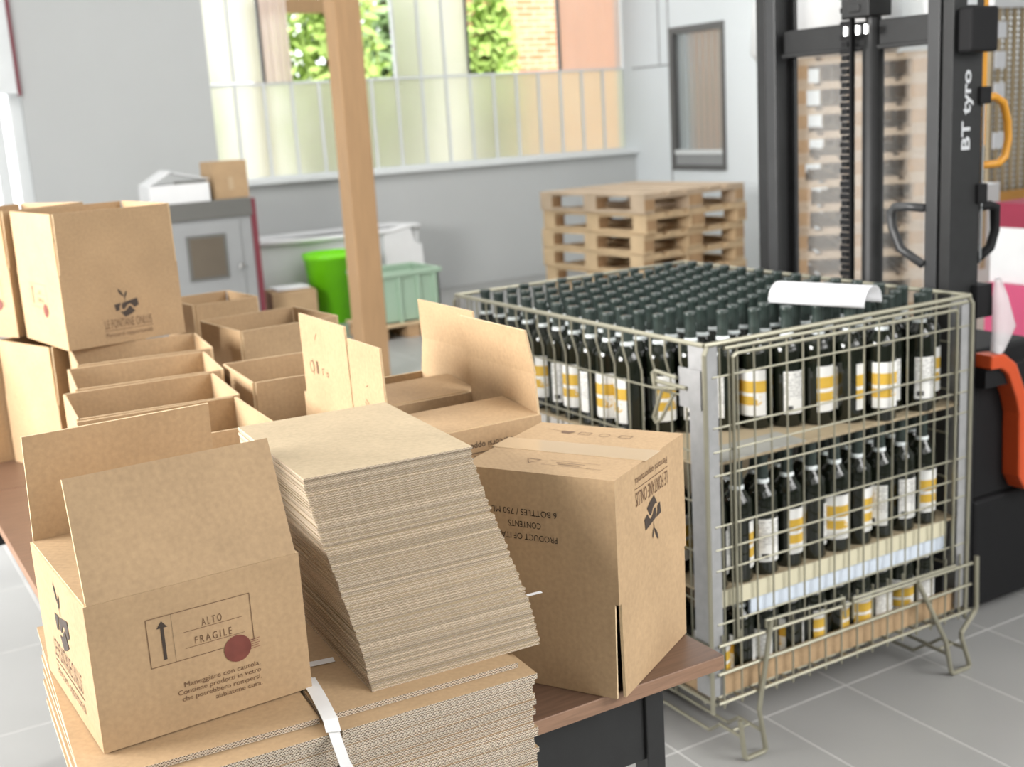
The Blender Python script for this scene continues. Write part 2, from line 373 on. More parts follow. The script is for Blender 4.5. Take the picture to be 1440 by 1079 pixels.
def stamp_panel(parent, origin, u, n, cx=0, cz=.10, full=True):
    """fragile panel: frame, arrow, two words, round stamp, four lines of small type"""
    p = Print(); x0, x1, y0, y1 = cx - .0585, cx + .0585, cz - .028, cz + .028
    p.rect(x0, y0, x1, y1, .0008); 
    p.line((x0 + .046 - .007, y0 + .031), (x1 - .010, y0 + .031), .0006); p.line((x0 + .039, y0 + .012), (x1 - .010, y0 + .012), .0006)
    p.text('A L T O', cx + .013, y0 + .0330, .0125, width=.023); p.text('F R A G I L E', cx + .013, y0 + .0140, .0125, width=.042)
    if full:
        for i, t in enumerate(('Maneggiare con cautela.', 'Contiene prodotti in vetro', 'che potrebbero rompersi,', 'abbiatene cura.')):
            p.text(t, x1 + .004, cz - .0600 - i * .0082, .0082, 'R', width=(.088, .096, .092, .055)[i])
    p.put('printed_lettering', 'ink2', parent, origin, u, n)
    p = Print(); ax = x0 + .0165; p.poly([(ax - .0018, y0 + .006), (ax + .0018, y0 + .006), (ax + .0018, y1 - .012), (ax - .0018, y1 - .012)])
    p.poly([(ax - .006, y1 - .013), (ax + .006, y1 - .013), (ax, y1 - .005)]); p.line((x0 + .0275, y0), (x0 + .0275, y1), .0003)
    p.put('printed_arrow', 'ink', parent, origin, u, n)
    p = Print(); p.disc(cx + .0385, cz - .0330, .0158)
    for i in range(5):
        y = cz - .028 - i * .0026; p.line((cx + .044, y), (cx + .065 - .002 * (i % 2), y + .001), .0006)
    p.put('printed_stamp', 'ink_red', parent, origin, u, n, .0010)

# ------------------------------------------------------------------ cartons
T_ = .004
def carton(name, label, W, D, H, loc, yaw=0, flaps=None, L=.137, flip=False, crease=(), group=None, cat='box', bottom=True, slot=.0035):
    """folded carton: body of one wrapped sheet plus flaps; flap angle 0 = upright, + = outwards, - = folded in over the top"""
    root = thing(name, label, cat, loc, yaw, group, rot=(pi, 0, yaw) if flip else None)
    b = MB(); hw, hd = W / 2, D / 2
    mi = [0, 0, 0, 0, 0, 0]
    b.box(-hw, hw, -hd, -hd + T_, 0, H, [0, 1, 0, 0, 0, 0]); b.box(-hw, hw, hd - T_, hd, 0, H, [0, 1, 0, 0, 0, 0])
    b.box(-hw, -hw + T_, -hd + T_, hd - T_, 0, H, [0, 1, 0, 0, 0, 0]); b.box(hw - T_, hw, -hd + T_, hd - T_, 0, H, [0, 1, 0, 0, 0, 0])
    if bottom: b.box(-hw + T_, hw - T_, -hd + T_, hd - T_, 0, T_)
    body = b.build('body', ['kraft', 'edge'], root)
    for side, ang in (flaps or {}).items():
        ln = L; half = (hw if side in 'FB' else hd) - slot; sh_ = 0
        if isinstance(ang, tuple):
            if len(ang) == 4: half = (ang[3] - ang[2]) / 2; sh_ = (ang[2] + ang[3]) / 2
            ang, ln = ang[:2]
        o_ = {'F': (0, -hd, H), 'B': (0, hd, H), 'L': (-hw, 0, H), 'R': (hw, 0, H)}[side]
        u = {'F': (1, 0, 0), 'B': (-1, 0, 0), 'L': (0, -1, 0), 'R': (0, 1, 0)}[side]
        out = {'F': (0, -1, 0), 'B': (0, 1, 0), 'L': (-1, 0, 0), 'R': (1, 0, 0)}[side]
        u = Vector(u); out = Vector(out); a = radians(ang); o_ = Vector(o_) + Vector((0, sh_, 0))
        f = MB(); segs = [(0, ln, a)]
        if side in crease: segs = [(0, ln * .48, a), (ln * .48, ln, a - radians(8))]
        base = o_ - out * (T_ * .5) ; p0 = base - Vector((0, 0, .0004))
        for s0, s1, aa in segs:
            dr = out * sin(aa) + Vector((0, 0, cos(aa))); nr = out * cos(aa) - Vector((0, 0, sin(aa)))
            p1 = p0 + dr * (s1 - s0); k = .0035 if s0 == 0 and len(segs) == 1 else 0
            vs = []
            for p in (p0, p1):
                tp = .0025 if p is p1 else 0
                for su, sn in ((-1, -1), (1, -1), (1, 1), (-1, 1)): vs.append(p + u * su * (half - tp) + nr * sn * T_ / 2)
            f.add(vs, [(3, 2, 1, 0), (4, 5, 6, 7), (0, 1, 5, 4), (1, 2, 6, 5), (2, 3, 7, 6), (3, 0, 4, 7)], [1, 1, 0, 1, 0, 1])
            p0 = p1
        f.build('flap', ['kraft', 'edge'], root)
    return root

# ================================================================== SETTING
# floor: slab with single tiles laid on it
fl = MB().box(-3, 7.6, -3, 10.05, -.12, -.0008).build('floor', 'grout'); structure(fl)
tp, tl = .2805, .5625
tm = MB().box(.0022, tp - .0022, .0022, tl - .0022, -.0008, 0).mesh('tile', 'tile')
cells = []
for i in range(-16, 21):
    for j in range(-9, 14):
        x, y = 1.612 + i * tp, 2.105 + j * tl
        if x < -2.9 or x > 7.1 or y > 9.5: continue
        cells.append((math.hypot(x - 1.2, y - 2.2), x, y))
cells.sort(); cells_near, cells_far = cells[:300], cells[300:]
for k, (_, x, y) in enumerate(cells_near):
    o = bpy.data.objects.new('tile', tm); COL.objects.link(o); o.location = (x, y, 0); o.parent = fl
ft = MB()
for _, x, y in cells_far: ft.box(x + .0022, x + tp - .0022, y + .0022, y + tl - .0022, -.0008, 0)
o = ft.build('tile_field', 'tile', fl); o['kind'] = 'stuff'
YW = 9.75; XR = 7.2; ZC = 4.3
# back wall with a long opening above the sill, a solid pier at its left, a second window far left
wb = MB()
wb.box(1.585, 3.02, YW, YW + .28, 0, ZC); wb.box(3.02, XR + .3, YW, YW + .28, 0, 1.06)
wb.box(-3, 1.585, YW, YW + .28, 0, .5); wb.box(-3, .2, YW, YW + .28, .5, ZC); wb.box(.2, 1.585, YW, YW + .28, 3.4, ZC); wb.box(3.02, XR + .3, YW, YW + .28, 3.45, ZC)
structure(wb.build('wall_back', 'wall'))
wr = MB(); wr.box(XR, XR + .25, 9.17, YW, 0, ZC); wr.box(XR, XR + .3, YW, YW + .28, 1.06, 3.45); wr.box(XR, XR + .25, 2, 8.40, 0, ZC); wr.box(XR, XR + .25, 8.40, 9.17, 0, .90); wr.box(XR, XR + .25, 8.40, 9.17, 2.19, ZC)
wr.box(XR, XR + .25, -3, 2, 0, ZC)
structure(wr.build('wall_right', 'wall_light'))
wl = MB(); wl.box(-3.25, -3, -3, 1.7, 0, ZC); wl.box(-3.25, -3, 4.7, 10.03, 0, ZC); wl.box(-3.25, -3, 1.7, 4.7, 0, 1.4); wl.box(-3.25, -3, 1.7, 4.7, 3.0, ZC)
structure(wl.build('wall_left', 'wall'))
wf = MB(); wf.box(-3.25, 7.45, -3.25, -3.0, 0, ZC); structure(wf.build('wall_front', 'wall_dark'))
structure(MB().box(-3.25, 7.45, -3.25, 10.03, ZC, ZC + .15).build('ceiling', 'ceil'))
sl = MB().box(3.02, XR, YW - .06, YW + .27, 1.06, 1.095).build('trim_1', 'sill', bevel=.004); structure(sl)
# glazing of the back opening: window_1 > panes (lower row, upper row), ribs, rail
win = MB().box(3.02, XR, YW + .16, YW + .22, 1.095, 1.115).box(3.02, XR, YW + .165, YW + .205, 1.865, 1.885).build('window_1', 'frame'); structure(win)
pitch = .2455; rib = MB()
n_low = 17
for i in range(n_low):
    x = 3.03 + i * pitch
    MB().box(x + .004, x + pitch - .004, YW + .175, YW + .187, 1.115, 1.865).build('pane', 'poly', win)
    MB().box(x - .011, x + .011, YW + .165, YW + .195, 1.115, 1.865).build('rib', 'frame', win)
def corrugated(x0, x1, y, z0, z1, mat, parent, amp=.012, wav=.075):
    n = int((x1 - x0) / wav * 6); m = MB()
    pts = [(x0 + (x1 - x0) * i / n, y + amp * sin(2 * pi * i / 6)) for i in range(n + 1)]
    m.prism(pts + [(x, yy + .004) for x, yy in reversed(pts)], z0, z1); return m.build('pane', mat, parent)
for i in (0, 1):
    x = 3.03 + i * pitch
    MB().box(x + .004, x + pitch - .004, YW + .175, YW + .187, 1.89, 3.45).build('pane', 'poly', win)
    MB().box(x - .009, x + .009, YW + .165, YW + .195, 1.89, 3.45).build('rib', 'frame', win)
corrugated(3.54, 3.78, YW + .15, 1.885, 3.45, 'poly_pink', win)
for i in range(7, 10):
    x = 3.03 + i * pitch
    MB().box(x + .004, x + pitch - .004, YW + .175, YW + .187, 1.885, 3.45).build('pane', 'poly', win)
    MB().box(x - .011, x + .011, YW + .165, YW + .195, 1.885, 3.45).build('rib', 'frame', win)
corrugated(6.49, 7.19, YW + .17, 1.885, 3.45, 'poly_pink', win, .006, .23)
MB().box(6.465, 6.485, YW + .16, YW + .20, 1.885, 3.45).build('rib', 'dframe', win)
for x in (3.535, 5.485): MB().box(x - .009, x + .009, YW + .16, YW + .20, 1.885, 3.45).build('rib', 'dframe', win)
# window at the far left: white frame, glass, roller blind
w2 = MB()
w2.box(.2, .28, YW + .05, YW + .13, .5, 3.4).box(1.50, 1.585, YW + .05, YW + .13, .5, 3.4).box(1.36, 1.44, YW + .06, YW + .12, .5, 3.4).box(.28, 1.50, YW + .05, YW + .13, .5, .58)
w2o = w2.build('window_2', 'frame'); structure(w2o)
MB().box(.28, 1.36, YW + .085, YW + .093, .58, 3.4).build('pane', 'pane', w2o)
MB().box(.22, 1.56, YW - .035, YW - .028, 1.878, 3.42).box(.22, 1.56, YW - .042, YW - .02, 1.872, 1.892).build('blind', 'frame', w2o)
MB().box(1.56, 1.585, YW - .045, YW - .002, 1.86, 3.42).build('blind_guide', 'maroon', w2o)
# window in the right wall
w3 = MB(); X = XR - .015
w3.box(X, XR + .06, 8.40, 8.44, .90, 2.19).box(X, XR + .06, 9.11, 9.17, .90, 2.19).box(X, XR + .06, 8.44, 9.11, 2.13, 2.19).box(X, XR + .06, 8.44, 9.11, .90, .95)
w3o = w3.build('window_3', 'dframe'); structure(w3o)
MB().box(XR - .02, XR + .05, 8.44, 9.11, 1.045, 1.085).build('rail', 'frame', w3o)
MB().box(XR - .01, XR + .05, 8.44, 9.11, .95, 1.045).build('lower_panel', 'cab', w3o)
m = MB(); n = 48; pts = [(XR + .03 + .012 * sin(2 * pi * i / 6), 8.44 + .67 * i / n) for i in range(n + 1)]
m.prism(pts + [(x + .004, y) for x, y in reversed(pts)], 1.085, 2.13); m.build('pane', 'poly_grey', w3o)
# seams of the light sheet wall
sm = MB().box(XR - .008, XR, 9.17, YW, 1.86, 1.872).box(XR - .008, XR, 9.32, 9.328, 1.872, ZC).box(XR - .008, XR, 9.175, 9.185, 0, ZC)
structure(sm.build('trim_2', 'cab'))
# outside
structure(MB().box(-12, 25, 10.05, 30, -.3, -.1).build('ground_outside', 'ground'))
bh = thing('brick_building', 'old brick building seen through the window gap', 'building', (0, 13.5, -.1))
MB().box(7.72, 13.5, 0, .6, 0, 5.5).build('wall', 'brick', bh)
MB().box(7.62, 7.80, -.12, .05, 1.78, 2.0).build('corner_stone', 'frame', bh)
MB().box(7.5, 13.7, -.4, .9, 5.5, 5.62).build('roof', 'post', bh)
sh = thing('timber_lean_to', 'timber lean-to roof edge seen through the narrow window gap', 'shed', (0, 11.2, -.1))
MB().box(3.9, 4.75, 0, .12, 2.66, 2.79).build('roof_beam', 'post', sh)
MB().box(3.92, 4.02, 0, .1, 0, 2.66).build('upright', 'post', sh)
def shrub(label, x, y, h, r, mat, seed):
    rnd = random.Random(seed); t = thing('garden_tree', label, 'tree', (x, y, -.1), group=None)
    MB().tube([(0, 0, 0), (.05, 0, h * .4), (0, .05, h * .8)], .06, 7).build('trunk', 'bark', t)
    lm = MB()
    for _ in range(1500):
        d = Vector((rnd.gauss(0, 1), rnd.gauss(0, 1), rnd.gauss(0, 1))).normalized() * (rnd.random() ** .4)
        c = Vector((d.x * r, d.y * r * .8, h * .55 + d.z * h * .45)); s = .06 + .09 * rnd.random()
        a = Vector((rnd.gauss(0, 1), rnd.gauss(0, 1), rnd.gauss(0, 1))).normalized(); b = a.orthogonal().normalized()
        lm.add([c - a * s, c + b * s * .5, c + a * s, c - b * s * .5], [(0, 1, 2, 3)])
    o = lm.build('crown', mat, t); o['kind'] = 'stuff'
shrub('bright green garden tree in the gap left of the timber post', 5.25, 12.6, 3.6, .62, 'leaf', 1)
shrub('darker green garden tree in the gap right of the timber post', 6.62, 14.0, 3.8, .62, 'leaf2', 2)
shrub('green garden tree standing at the brick building corner', 7.28, 12.6, 3.4, .32, 'leaf', 3)
shrub('hazy green garden tree behind the pale lower panes', 3.7, 14.2, 2.6, .75, 'leaf', 4)
# ------------------------------------------------------------------ timber post
po = MB().box(-.078, .078, 0, .16, 0, ZC - .002).build('timber_post', 'post', bevel=.004); po.location = (2.842, 6.5, 0)
tag(po, 'square sawn timber post standing between the boxes and the sill', 'post')

# ================================================================== TABLES
def table(name, label, x0, x1, y0, y1, ztop=.745):
    t = thing(name, label, 'table', ((x0 + x1) / 2, (y0 + y1) / 2, 0)); a, b = (x1 - x0) / 2, (y1 - y0) / 2
    MB().box(-a, a, -b, b, ztop - .022, ztop, [0, 0, 1, 1, 1, 1]).build('table_top', ['table', 'table_edge'], t, bevel=.0015)
    for i, (sx, sy) in enumerate(((1, -1), (-1, -1), (1, 1), (-1, 1))):
        cx, cy = sx * (a - .105), sy * (b - .045)
        MB().box(cx - .016, cx + .016, cy - .016, cy + .016, 0, ztop - .022).build('leg', 'black', t, bevel=.002)
    MB().box(-a + .12, a - .1215, -b + .035, -b + .053, ztop - .14, ztop - .022).build('apron', 'black', t)
    MB().box(-a + .12, a - .1215, b - .053, b - .035, ztop - .14, ztop - .022).build('apron', 'black', t)
    for s in (-1, 1): MB().box(s * (a - .105) - .009, s * (a - .105) + .009, -b + .062, b - .062, ztop - .14, ztop - .022).build('side_rail', 'black', t)
    return t
table('packing_table', 'wooden packing table with black steel legs, under the stacks of flat boxes', .262, 1.044, 1.246, 2.903)
table('packing_table', 'second packing table behind, joined to the first, under the standing boxes', .05, 1.044, 2.907, 4.45)
TZ = .745

# ---- bundle of folded cartons
def folded_mesh():
    b = MB(); W, D, fd, s = .503, .464, .112, .0022; x1 = .256
    fl_ = [2, 0, 1, 1, 1, 1]
    for k in (0, 1):
        z0 = k * .0034; z1 = z0 + .0030
        b.box(0, W, fd, D - fd, z0, z1, [0, 0, 1, 1, 1, 1])
        for y0, y1 in ((0, fd), (D - fd, D)):
            b.box(0, x1 - s, y0, y1, z0, z1, [0, 0, 1, 1, 1, 1]); b.box(x1 + s, W, y0, y1, z0, z1, [0, 0, 1, 1, 1, 1])
    return b.mesh('folded_carton', ['kraft', 'flute'])
fm = folded_mesh(); NF = 19; zf = TZ; rr = random.Random(5)
for i in range(NF):
    o = bpy.data.objects.new('folded_carton', fm); COL.objects.link(o)
    top = i == NF - 1; a = radians(-3.2 + rr.uniform(-.3, .3)) if not top else radians(-4.2)
    dx, dy = rr.uniform(-.0035, .0035), rr.uniform(-.0022, .0022)
    if top: dx, dy = -.006, .030
    if i == NF - 2: dx, dy = .004, -.004
    o.location = (.1641 + dx, 1.176 + dy, zf); o.rotation_euler = (0, 0, a); zf += .0070
    if top: tag(o, 'topmost folded brown carton of the flat stack, shifted back, strap across it', 'box', 'folded cartons')
    else: tag(o, 'folded brown carton, %s from the top of the low flat stack' % ORD[NF - i], 'box', 'folded cartons')
Z1 = zf - .0003
# ---- leaning stack of grey-brown sheets
NS = 84; th = .00276; rr = random.Random(9)
sm_ = [MB().box(0, .2237 + d, 0, .3106, 0, .0023, [0, 0, 1, 1, 1, 1]).mesh('cardboard_sheet', ['grey_board', 'grey_edge']) for d in (-.001, 0, .001)]
def lean(t):
    pts = [(0, 0), (.15, .0117), (.35, .039), (.6, .080), (.78, .110), (.92, .127), (1, .127)]
    for (a, ya), (b, yb) in zip(pts, pts[1:]):
        if a <= t <= b: return ya + (yb - ya) * (t - a) / (b - a)
    return .127
for i in range(NS):
    t = i / (NS - 1); o = bpy.data.objects.new('cardboard_sheet', sm_[i % 3]); COL.objects.link(o)
    j = 1 if i < NS - 1 else 0
    jx, jy = rr.gauss(0, .0005) * j, rr.gauss(0, .0009) * j
    wob = .002 * sin(t * 21) + .0012 * sin(t * 47)
    o.location = (.4854 - .012 * t + jx, 1.2072 + lean(t) + jy + wob * j, Z1 + i * th)
    o.rotation_euler = (0, 0, radians(-3.0 - .8 * t + rr.gauss(0, .10) * j))
    if i < NS - 1: tag(o, 'thin grey-brown cardboard sheet in the tall leaning stack', 'sheet', 'stacked cardboard sheets')
    else: tag(o, 'topmost sheet of the tall leaning stack, its whole face showing', 'sheet', 'stacked cardboard sheets')
# ---- straps
def ribbon(pts, wd, side=None, th=.0006):
    m = MB(); vs = []
    pts = [Vector(p) for p in pts]
    for i, p in enumerate(pts):
        d = (pts[min(i + 1, len(pts) - 1)] - pts[max(i - 1, 0)]).normalized()
        s = Vector(side) if side else d.cross(Vector((0, 0, 1))).normalized()
        s = (s - d * s.dot(d)).normalized(); n = s.cross(d).normalized()
        vs += [p - s * wd / 2 - n * th / 2, p + s * wd / 2 - n * th / 2, p + s * wd / 2 + n * th / 2, p - s * wd / 2 + n * th / 2]
    fs = []
    for i in range(len(pts) - 1):
        for j in range(4): fs.append((i * 4 + j, i * 4 + (j + 1) % 4, i * 4 + 4 + (j + 1) % 4, i * 4 + 4 + j))
    fs += [(3, 2, 1, 0), tuple(len(vs) - 4 + j for j in range(4))]
    return m.add(vs, fs)
st = thing('packing_strap', 'white plastic packing strap hanging over the front of the folded cartons', 'strap', (.4493, 1.2215, Z1))
ribbon([(-.014, .064, .0012), (-.022, .0, .0012), (-.030, -.034, .0014), (-.034, -.064, -.003), (-.036, -.080, -.012), (-.032, -.085, -.035), (-.018, -.088, -.072), (.006, -.090, -.13)], .0125, (1, .1, 0)).build('band', 'strap', st)
ribbon([(-.014, .060, .0024), (-.020, .015, .0024), (-.026, -.02, .0032), (-.031, -.050, .003), (-.036, -.070, -.002)], .0165, (1, .2, 0)).build('loose_end', 'strap', st)
ribbon([(-.030, -.086, -.045), (-.025, -.0895, -.07), (-.016, -.091, -.095), (-.004, -.092, -.13)], .0045, (1, .1, 0)).build('band', 'strap', st)
o = ribbon([(.4265, 1.325, Z1 + .0012), (.459, 1.319, Z1 + .0012), (.482, 1.315, Z1 + .0012)], .013, (.1, 1, 0)).build('strap_piece', 'strap')
tag(o, 'white strap lying flat between the open front carton and the leaning stack', 'strap')
k_ = 17; zk = Z1 + k_ * th - .0001
o = ribbon([(.684, 1.246, zk), (.722, 1.239, zk + .0005), (.739, 1.237, zk + .001)], .007, (.1, 1, 0), .0002).build('strap_end', 'strap')
tag(o, 'short white strap end sticking out of the right side of the leaning stack', 'strap')

# ---- the open carton in front
fb = carton('open_carton', 'open brown carton with upright flaps on the folded cartons, fragile panel facing', .2412, .2618, .168, (.3067, 1.3869, Z1 + .0016), radians(2.0),
            {'F': -19, 'B': -5, 'L': (-89, .115), 'R': (-89, .115)}, .1358)
stamp_panel(fb, (0, -.1309, 0), (1, 0, 0), (0, -1, 0), -.001, .108)
logo_panel(fb, (-.1206, 0, 0), (0, -1, 0), (-1, 0, 0), .0, 1.2)
# ---- sealed upside-down carton
sb = carton('sealed_carton', 'taped brown carton standing upside down on the table corner, logo inverted', .240, .232, .172,
            (.8935, 1.3815, TZ + .309), radians(30), {'F': 0, 'B': (0), 'L': 0, 'R': 0}, .1365, flip=True, slot=.0065)
logo_panel(sb, (0, .116, 0), (-1, 0, 0), (0, 1, 0), .0)
p = Print()
for i, t_ in enumerate(('PRODUCT OF ITALY', 'CONTENTS', '6 BOTTLES / 750 ML')): p.text(t_, .02, .118 - i * .0175 - .03, .0125, width=(.098, .05, .1)[i])
p.put('printed_lettering', 'ink', sb, (-.120, 0, 0), (0, -1, 0), (-1, 0, 0))
tpz = MB(); tpz.box(-.1205, .1205, -.026, .026, -.0004, .0001).box(-.1203, -.1200, -.026, .026, -.0002, .045).box(.10, .1205, .115, .1165, 0, 0)
tpz = MB(); tpz.box(-.1205, .1205, -.026, .026, -.0007, -.0001); tpz.box(-.1209, -.1202, -.026, .026, -.0007, .045)
o = tpz.build('clear_tape', 'tape', sb); o.rotation_euler = (0, 0, pi / 2); 
p = Print()   # seam, recycling mark and small type on the top (the carton's bottom)
p.line((-.112, 0), (.112, 0), .0014)
p.put('seam', 'ink2', sb, (0, 0, 0), (0, 1, 0), (0, 0, -1), .0001)
p = Print()
def tri(p, x, y, r):
    q = [(x + r * cos(a), y + r * sin(a)) for a in (pi / 2, pi / 2 + 2 * pi / 3, pi / 2 + 4 * pi / 3)]
    for a, b in zip(q, q[1:] + q[:1]): p.line(a, b, .0014)
tri(p, .030, .070, .012); p.line((-.045, .0765), (-.012, .0765), .0016); p.line((-.05, .0695), (-.006, .0695), .0014); p.line((-.07, .062), (.005, .062), .0007); p.line((-.08, .083), (.01, .083), .0007)
for i, x in enumerate((-.045, -.012, .02, .05)):
    if i == 1: p.ring(x, -.075, .008, .0009)
    elif i == 3: p.poly([(x - .012, -.082), (x + .012, -.082), (x + .006, -.07), (x - .006, -.07)]); p.line((x + .012, -.08), (x + .035, -.085), .001)
    else: p.rect(x - .009, -.082, x + .009, -.070, .0013)
p.put('printed_marks', 'ink2', sb, (0, 0, 0), (0, -1, 0), (0, 0, -1), .0006)

# ---- standing cartons in two rows (flaps straight up)
UP = {'F': 0, 'B': 0, 'L': 0, 'R': 0}
def standing(label, fl_, fr_, D, yaw=None, H=.172, z=TZ):
    """carton whose front rim runs from fl_ to fr_"""
    a = Vector(fl_); b = Vector(fr_); W = (b - a).length; yw = math.atan2((b - a).y, (b - a).x) if yaw is None else yaw
    c = (a + b) / 2 + Vector((-sin(yw), cos(yw))) * D / 2
    return carton('standing_carton', label, W, D, H, (c.x, c.y, z), yw, UP, .31 - H, group='standing open cartons')
standing('open empty carton, nearest of the left row, right behind the open front carton', (.336, 1.862), (.617, 1.848), .240)
standing('open empty carton, second from the front in the left row on the table', (.358, 2.118), (.640, 2.092), .243)
standing('open empty carton, third from the front in the left row on the table', (.408, 2.380), (.690, 2.345), .238)
standing('open empty carton, farthest of the left row, under the raised logo carton', (.462, 2.640), (.748, 2.606), .238)
standing('open empty carton behind the two upright flaps, right beside the left row', (.690, 2.172), (.955, 2.155), .236)
standing('open empty carton turned askew, farthest of the middle row near the post', (.862, 2.765), (1.125, 2.790), .255)
standing('open carton, farthest right on the second table, half hidden by the logo carton', (.905, 3.30), (1.10, 3.32), .22)
standing('plain brown carton at the left picture edge, under the upper stamped carton', (.122, 3.180), (.382, 3.176), .25)
standing('brown carton set askew with its sunlit side showing, under the raised logo carton', (.458, 2.925), (.703, 3.010), .25)
# ---- cartons raised on the others
bb = carton('logo_carton', 'open brown carton with dark plant logo, raised on the left row of cartons', .280, .300, .172, (.602, 3.001, TZ + .3105), radians(8),
            UP, .137)
logo_panel(bb, (0, -.150, 0), (1, 0, 0), (0, -1, 0), .005); stamp_panel(bb, (-.14, 0, 0), (0, -1, 0), (-1, 0, 0), -.012, .115, False)
b2 = carton('stamped_carton', 'sunlit brown carton cut off by the left picture edge, red stamp on its side', .26, .25, .172, (.475, 3.319, TZ + .3105), radians(30), UP, .137)
stamp_panel(b2, (-.13, 0, 0), (0, -1, 0), (-1, 0, 0), .03, .115, False)
# ---- two inverted cartons whose bottom flaps stand up
g2 = carton('flapped_carton', 'brown carton with its side flaps standing up, inverted lettering, beside the sealed carton', .224, .226, .308, (.8535, 1.698, TZ), radians(0),
            {'F': (-84, .108), 'R': (-2, .139), 'L': (1, .128, -.018, .112)}, .139, crease='R')
g1 = carton('flapped_carton', 'brown carton with its side flaps standing up, farther of the two by the wire crate', .240, .224, .308, (.862, 1.926, TZ), radians(0),
            {'F': (-84, .108), 'R': (5, .139), 'L': (1, .146, -.1105, .100)}, .139, crease='R')
p = Print(); logo(p, .0); p.text('Percorsi opportunità', 0, .0165, .0145, width=.112); p.line((-.058, .0315), (.058, .0315), .0012); p.text('LE FONTANE ONLUS', 0, .0365, .029, width=.112)
p.put('printed_lettering', 'ink', g2, (0, -.113, .300), (-1, 0, 0), (0, -1, 0))
for c_, hw_, yy in ((g2, .112, 1), (g1, .120, 1)):
    p = Print()
    if c_ is g1:
        p.ring(-.055, .055, .010, .0014); p.line((-.05, .07), (-.05, .04), .0012); p.poly([(-.035, .045), (-.027, .045), (-.027, .068), (-.035, .068)]); p.line((-.008, .046), (-.008, .058), .0016); p.line((-.008, .058), (0, .058), .0012); p.ring(.014, .05, .004, .0014); p.line((-.03, .105), (-.02, .118), .0012)
    else:
        p.line((-.055, .035), (-.02, .012), .0012); p.line((-.06, .030), (-.025, .007), .0012); p.line((-.05, .056), (-.042, .060), .0012)
    a = radians(yy); up = Vector((-sin(a), 0, cos(a))); n_ = Vector((-cos(a), 0, -sin(a)))
    p.put('printed_marks', 'ink2', c_, Vector((-hw_ + .002, 0, .308)), (0, -1, 0), n_, .0026)

# ================================================================== WIRE CRATE WITH BOTTLES
CX, CY, CZ, CW, CD = 1.637, 1.998, 1.007, .856, 1.135
cr = thing('wire_crate', 'galvanised wire crate on wire feet, loaded with three layers of bottles', 'crate', (CX, CY, 0))
zt, zb = CZ, .164
hz = [.075, .19, .245, .30, .42, .475, .525, .655]
def wires(a, u, xs, zs, x0, x1, z0, z1, r=.0024, jog=None, nrm=(0, 0, 0)):
    m = MB(); a = Vector(a); u = Vector(u); nv = Vector(nrm)
    for x in xs:
        if jog: pts = [(a + u * x + Vector((0, 0, z1))), (a + u * x + Vector((0, 0, z1 - .045))), a + u * x + nv * jog + Vector((0, 0, z1 - .095)), a + u * x + nv * jog + Vector((0, 0, z0))]
        else: pts = [a + u * x + Vector((0, 0, z1)), a + u * x + Vector((0, 0, z0))]
        m.tube(pts, r, 6)
    for z in zs: m.tube([a + u * x0 + Vector((0, 0, z)) + nv * (jog or 0) - nv * .004, a + u * x1 + Vector((0, 0, z)) + nv * (jog or 0) - nv * .004], r, 6)
    return m
# front
wires((0, 0, 0), (1, 0, 0), [.042, .068] + [.0925 + .0491 * i for i in range(15)] + [.812], [zt - h for h in hz], .02, CW, .30, zt - .01).build('front_mesh', 'zinc', cr)
MB().tube([(.075, -.006, .30), (.075, -.006, zt - .035), (.085, -.006, zt - .028), (.795, -.006, zt - .028), (.803, -.006, zt - .036), (.803, -.006, .31)], .0042, 6).build('front_gate_frame', 'zinc', cr)
# left, right, back
wires((0, 0, 0), (0, 1, 0), [.083 + .0545 * i for i in range(20)], [zt - .127, zt - .252, zt - .37, zt - .49, zt - .61, zt - .73], .02, CD - .02, zb, zt, jog=.014, nrm=(1, 0, 0)).build('left_mesh', 'zinc', cr)
wires((CW, 0, 0), (0, 1, 0), [.05 + .0545 * i for i in range(20)], [zt - .127, zt - .252, zt - .37, zt - .49, zt - .61, zt - .73], .02, CD - .02, zb, zt).build('right_mesh', 'zinc', cr)
wires((0, CD, 0), (1, 0, 0), [.05 + .05 * i for i in range(16)], [zt - .127, zt - .252, zt - .37, zt - .49, zt - .61, zt - .73], .02, CW - .02, zb, zt).build('back_mesh', 'zinc', cr)
for nm, pts in (('top_rail', [(0, 0, zt), (CW, 0, zt)]), ('top_rail', [(0, 0, zt), (0, CD, zt)]), ('top_rail', [(CW, 0, zt), (CW, CD, zt)]), ('top_rail', [(0, CD, zt), (CW, CD, zt)])):
    MB().tube(pts, .0058, 8).build(nm, 'zinc', cr)
MB().tube([(.05, -.008, zt - .012), (CW - .02, -.008, zt - .012)], .0045, 6).build('top_rail', 'zinc', cr)
# corner posts: folded sheet with an outer wire
for sx, x in ((1, 0), (-1, CW)):
    for sy, y in ((1, 0), (-1, CD)):
        m = MB(); wx = .036 if (sx, sy) == (1, 1) else .03
        m.prism([(x, y), (x + sx * wx, y), (x + sx * wx, y + sy * .003), (x + sx * .003, y + sy * .003), (x + sx * .003, y + sy * .055), (x, y + sy * .055)], .175, zt + .004)
        c = m.build('corner_post', 'zinc_sheet', cr)
        MB().tube([(x - sx * .004, y - sy * .005, .14), (x - sx * .004, y - sy * .005, zt - .02), (x + sx * .006, y - sy * .002, zt - .004)], .0055, 6).build('corner_wire', 'zinc', cr)
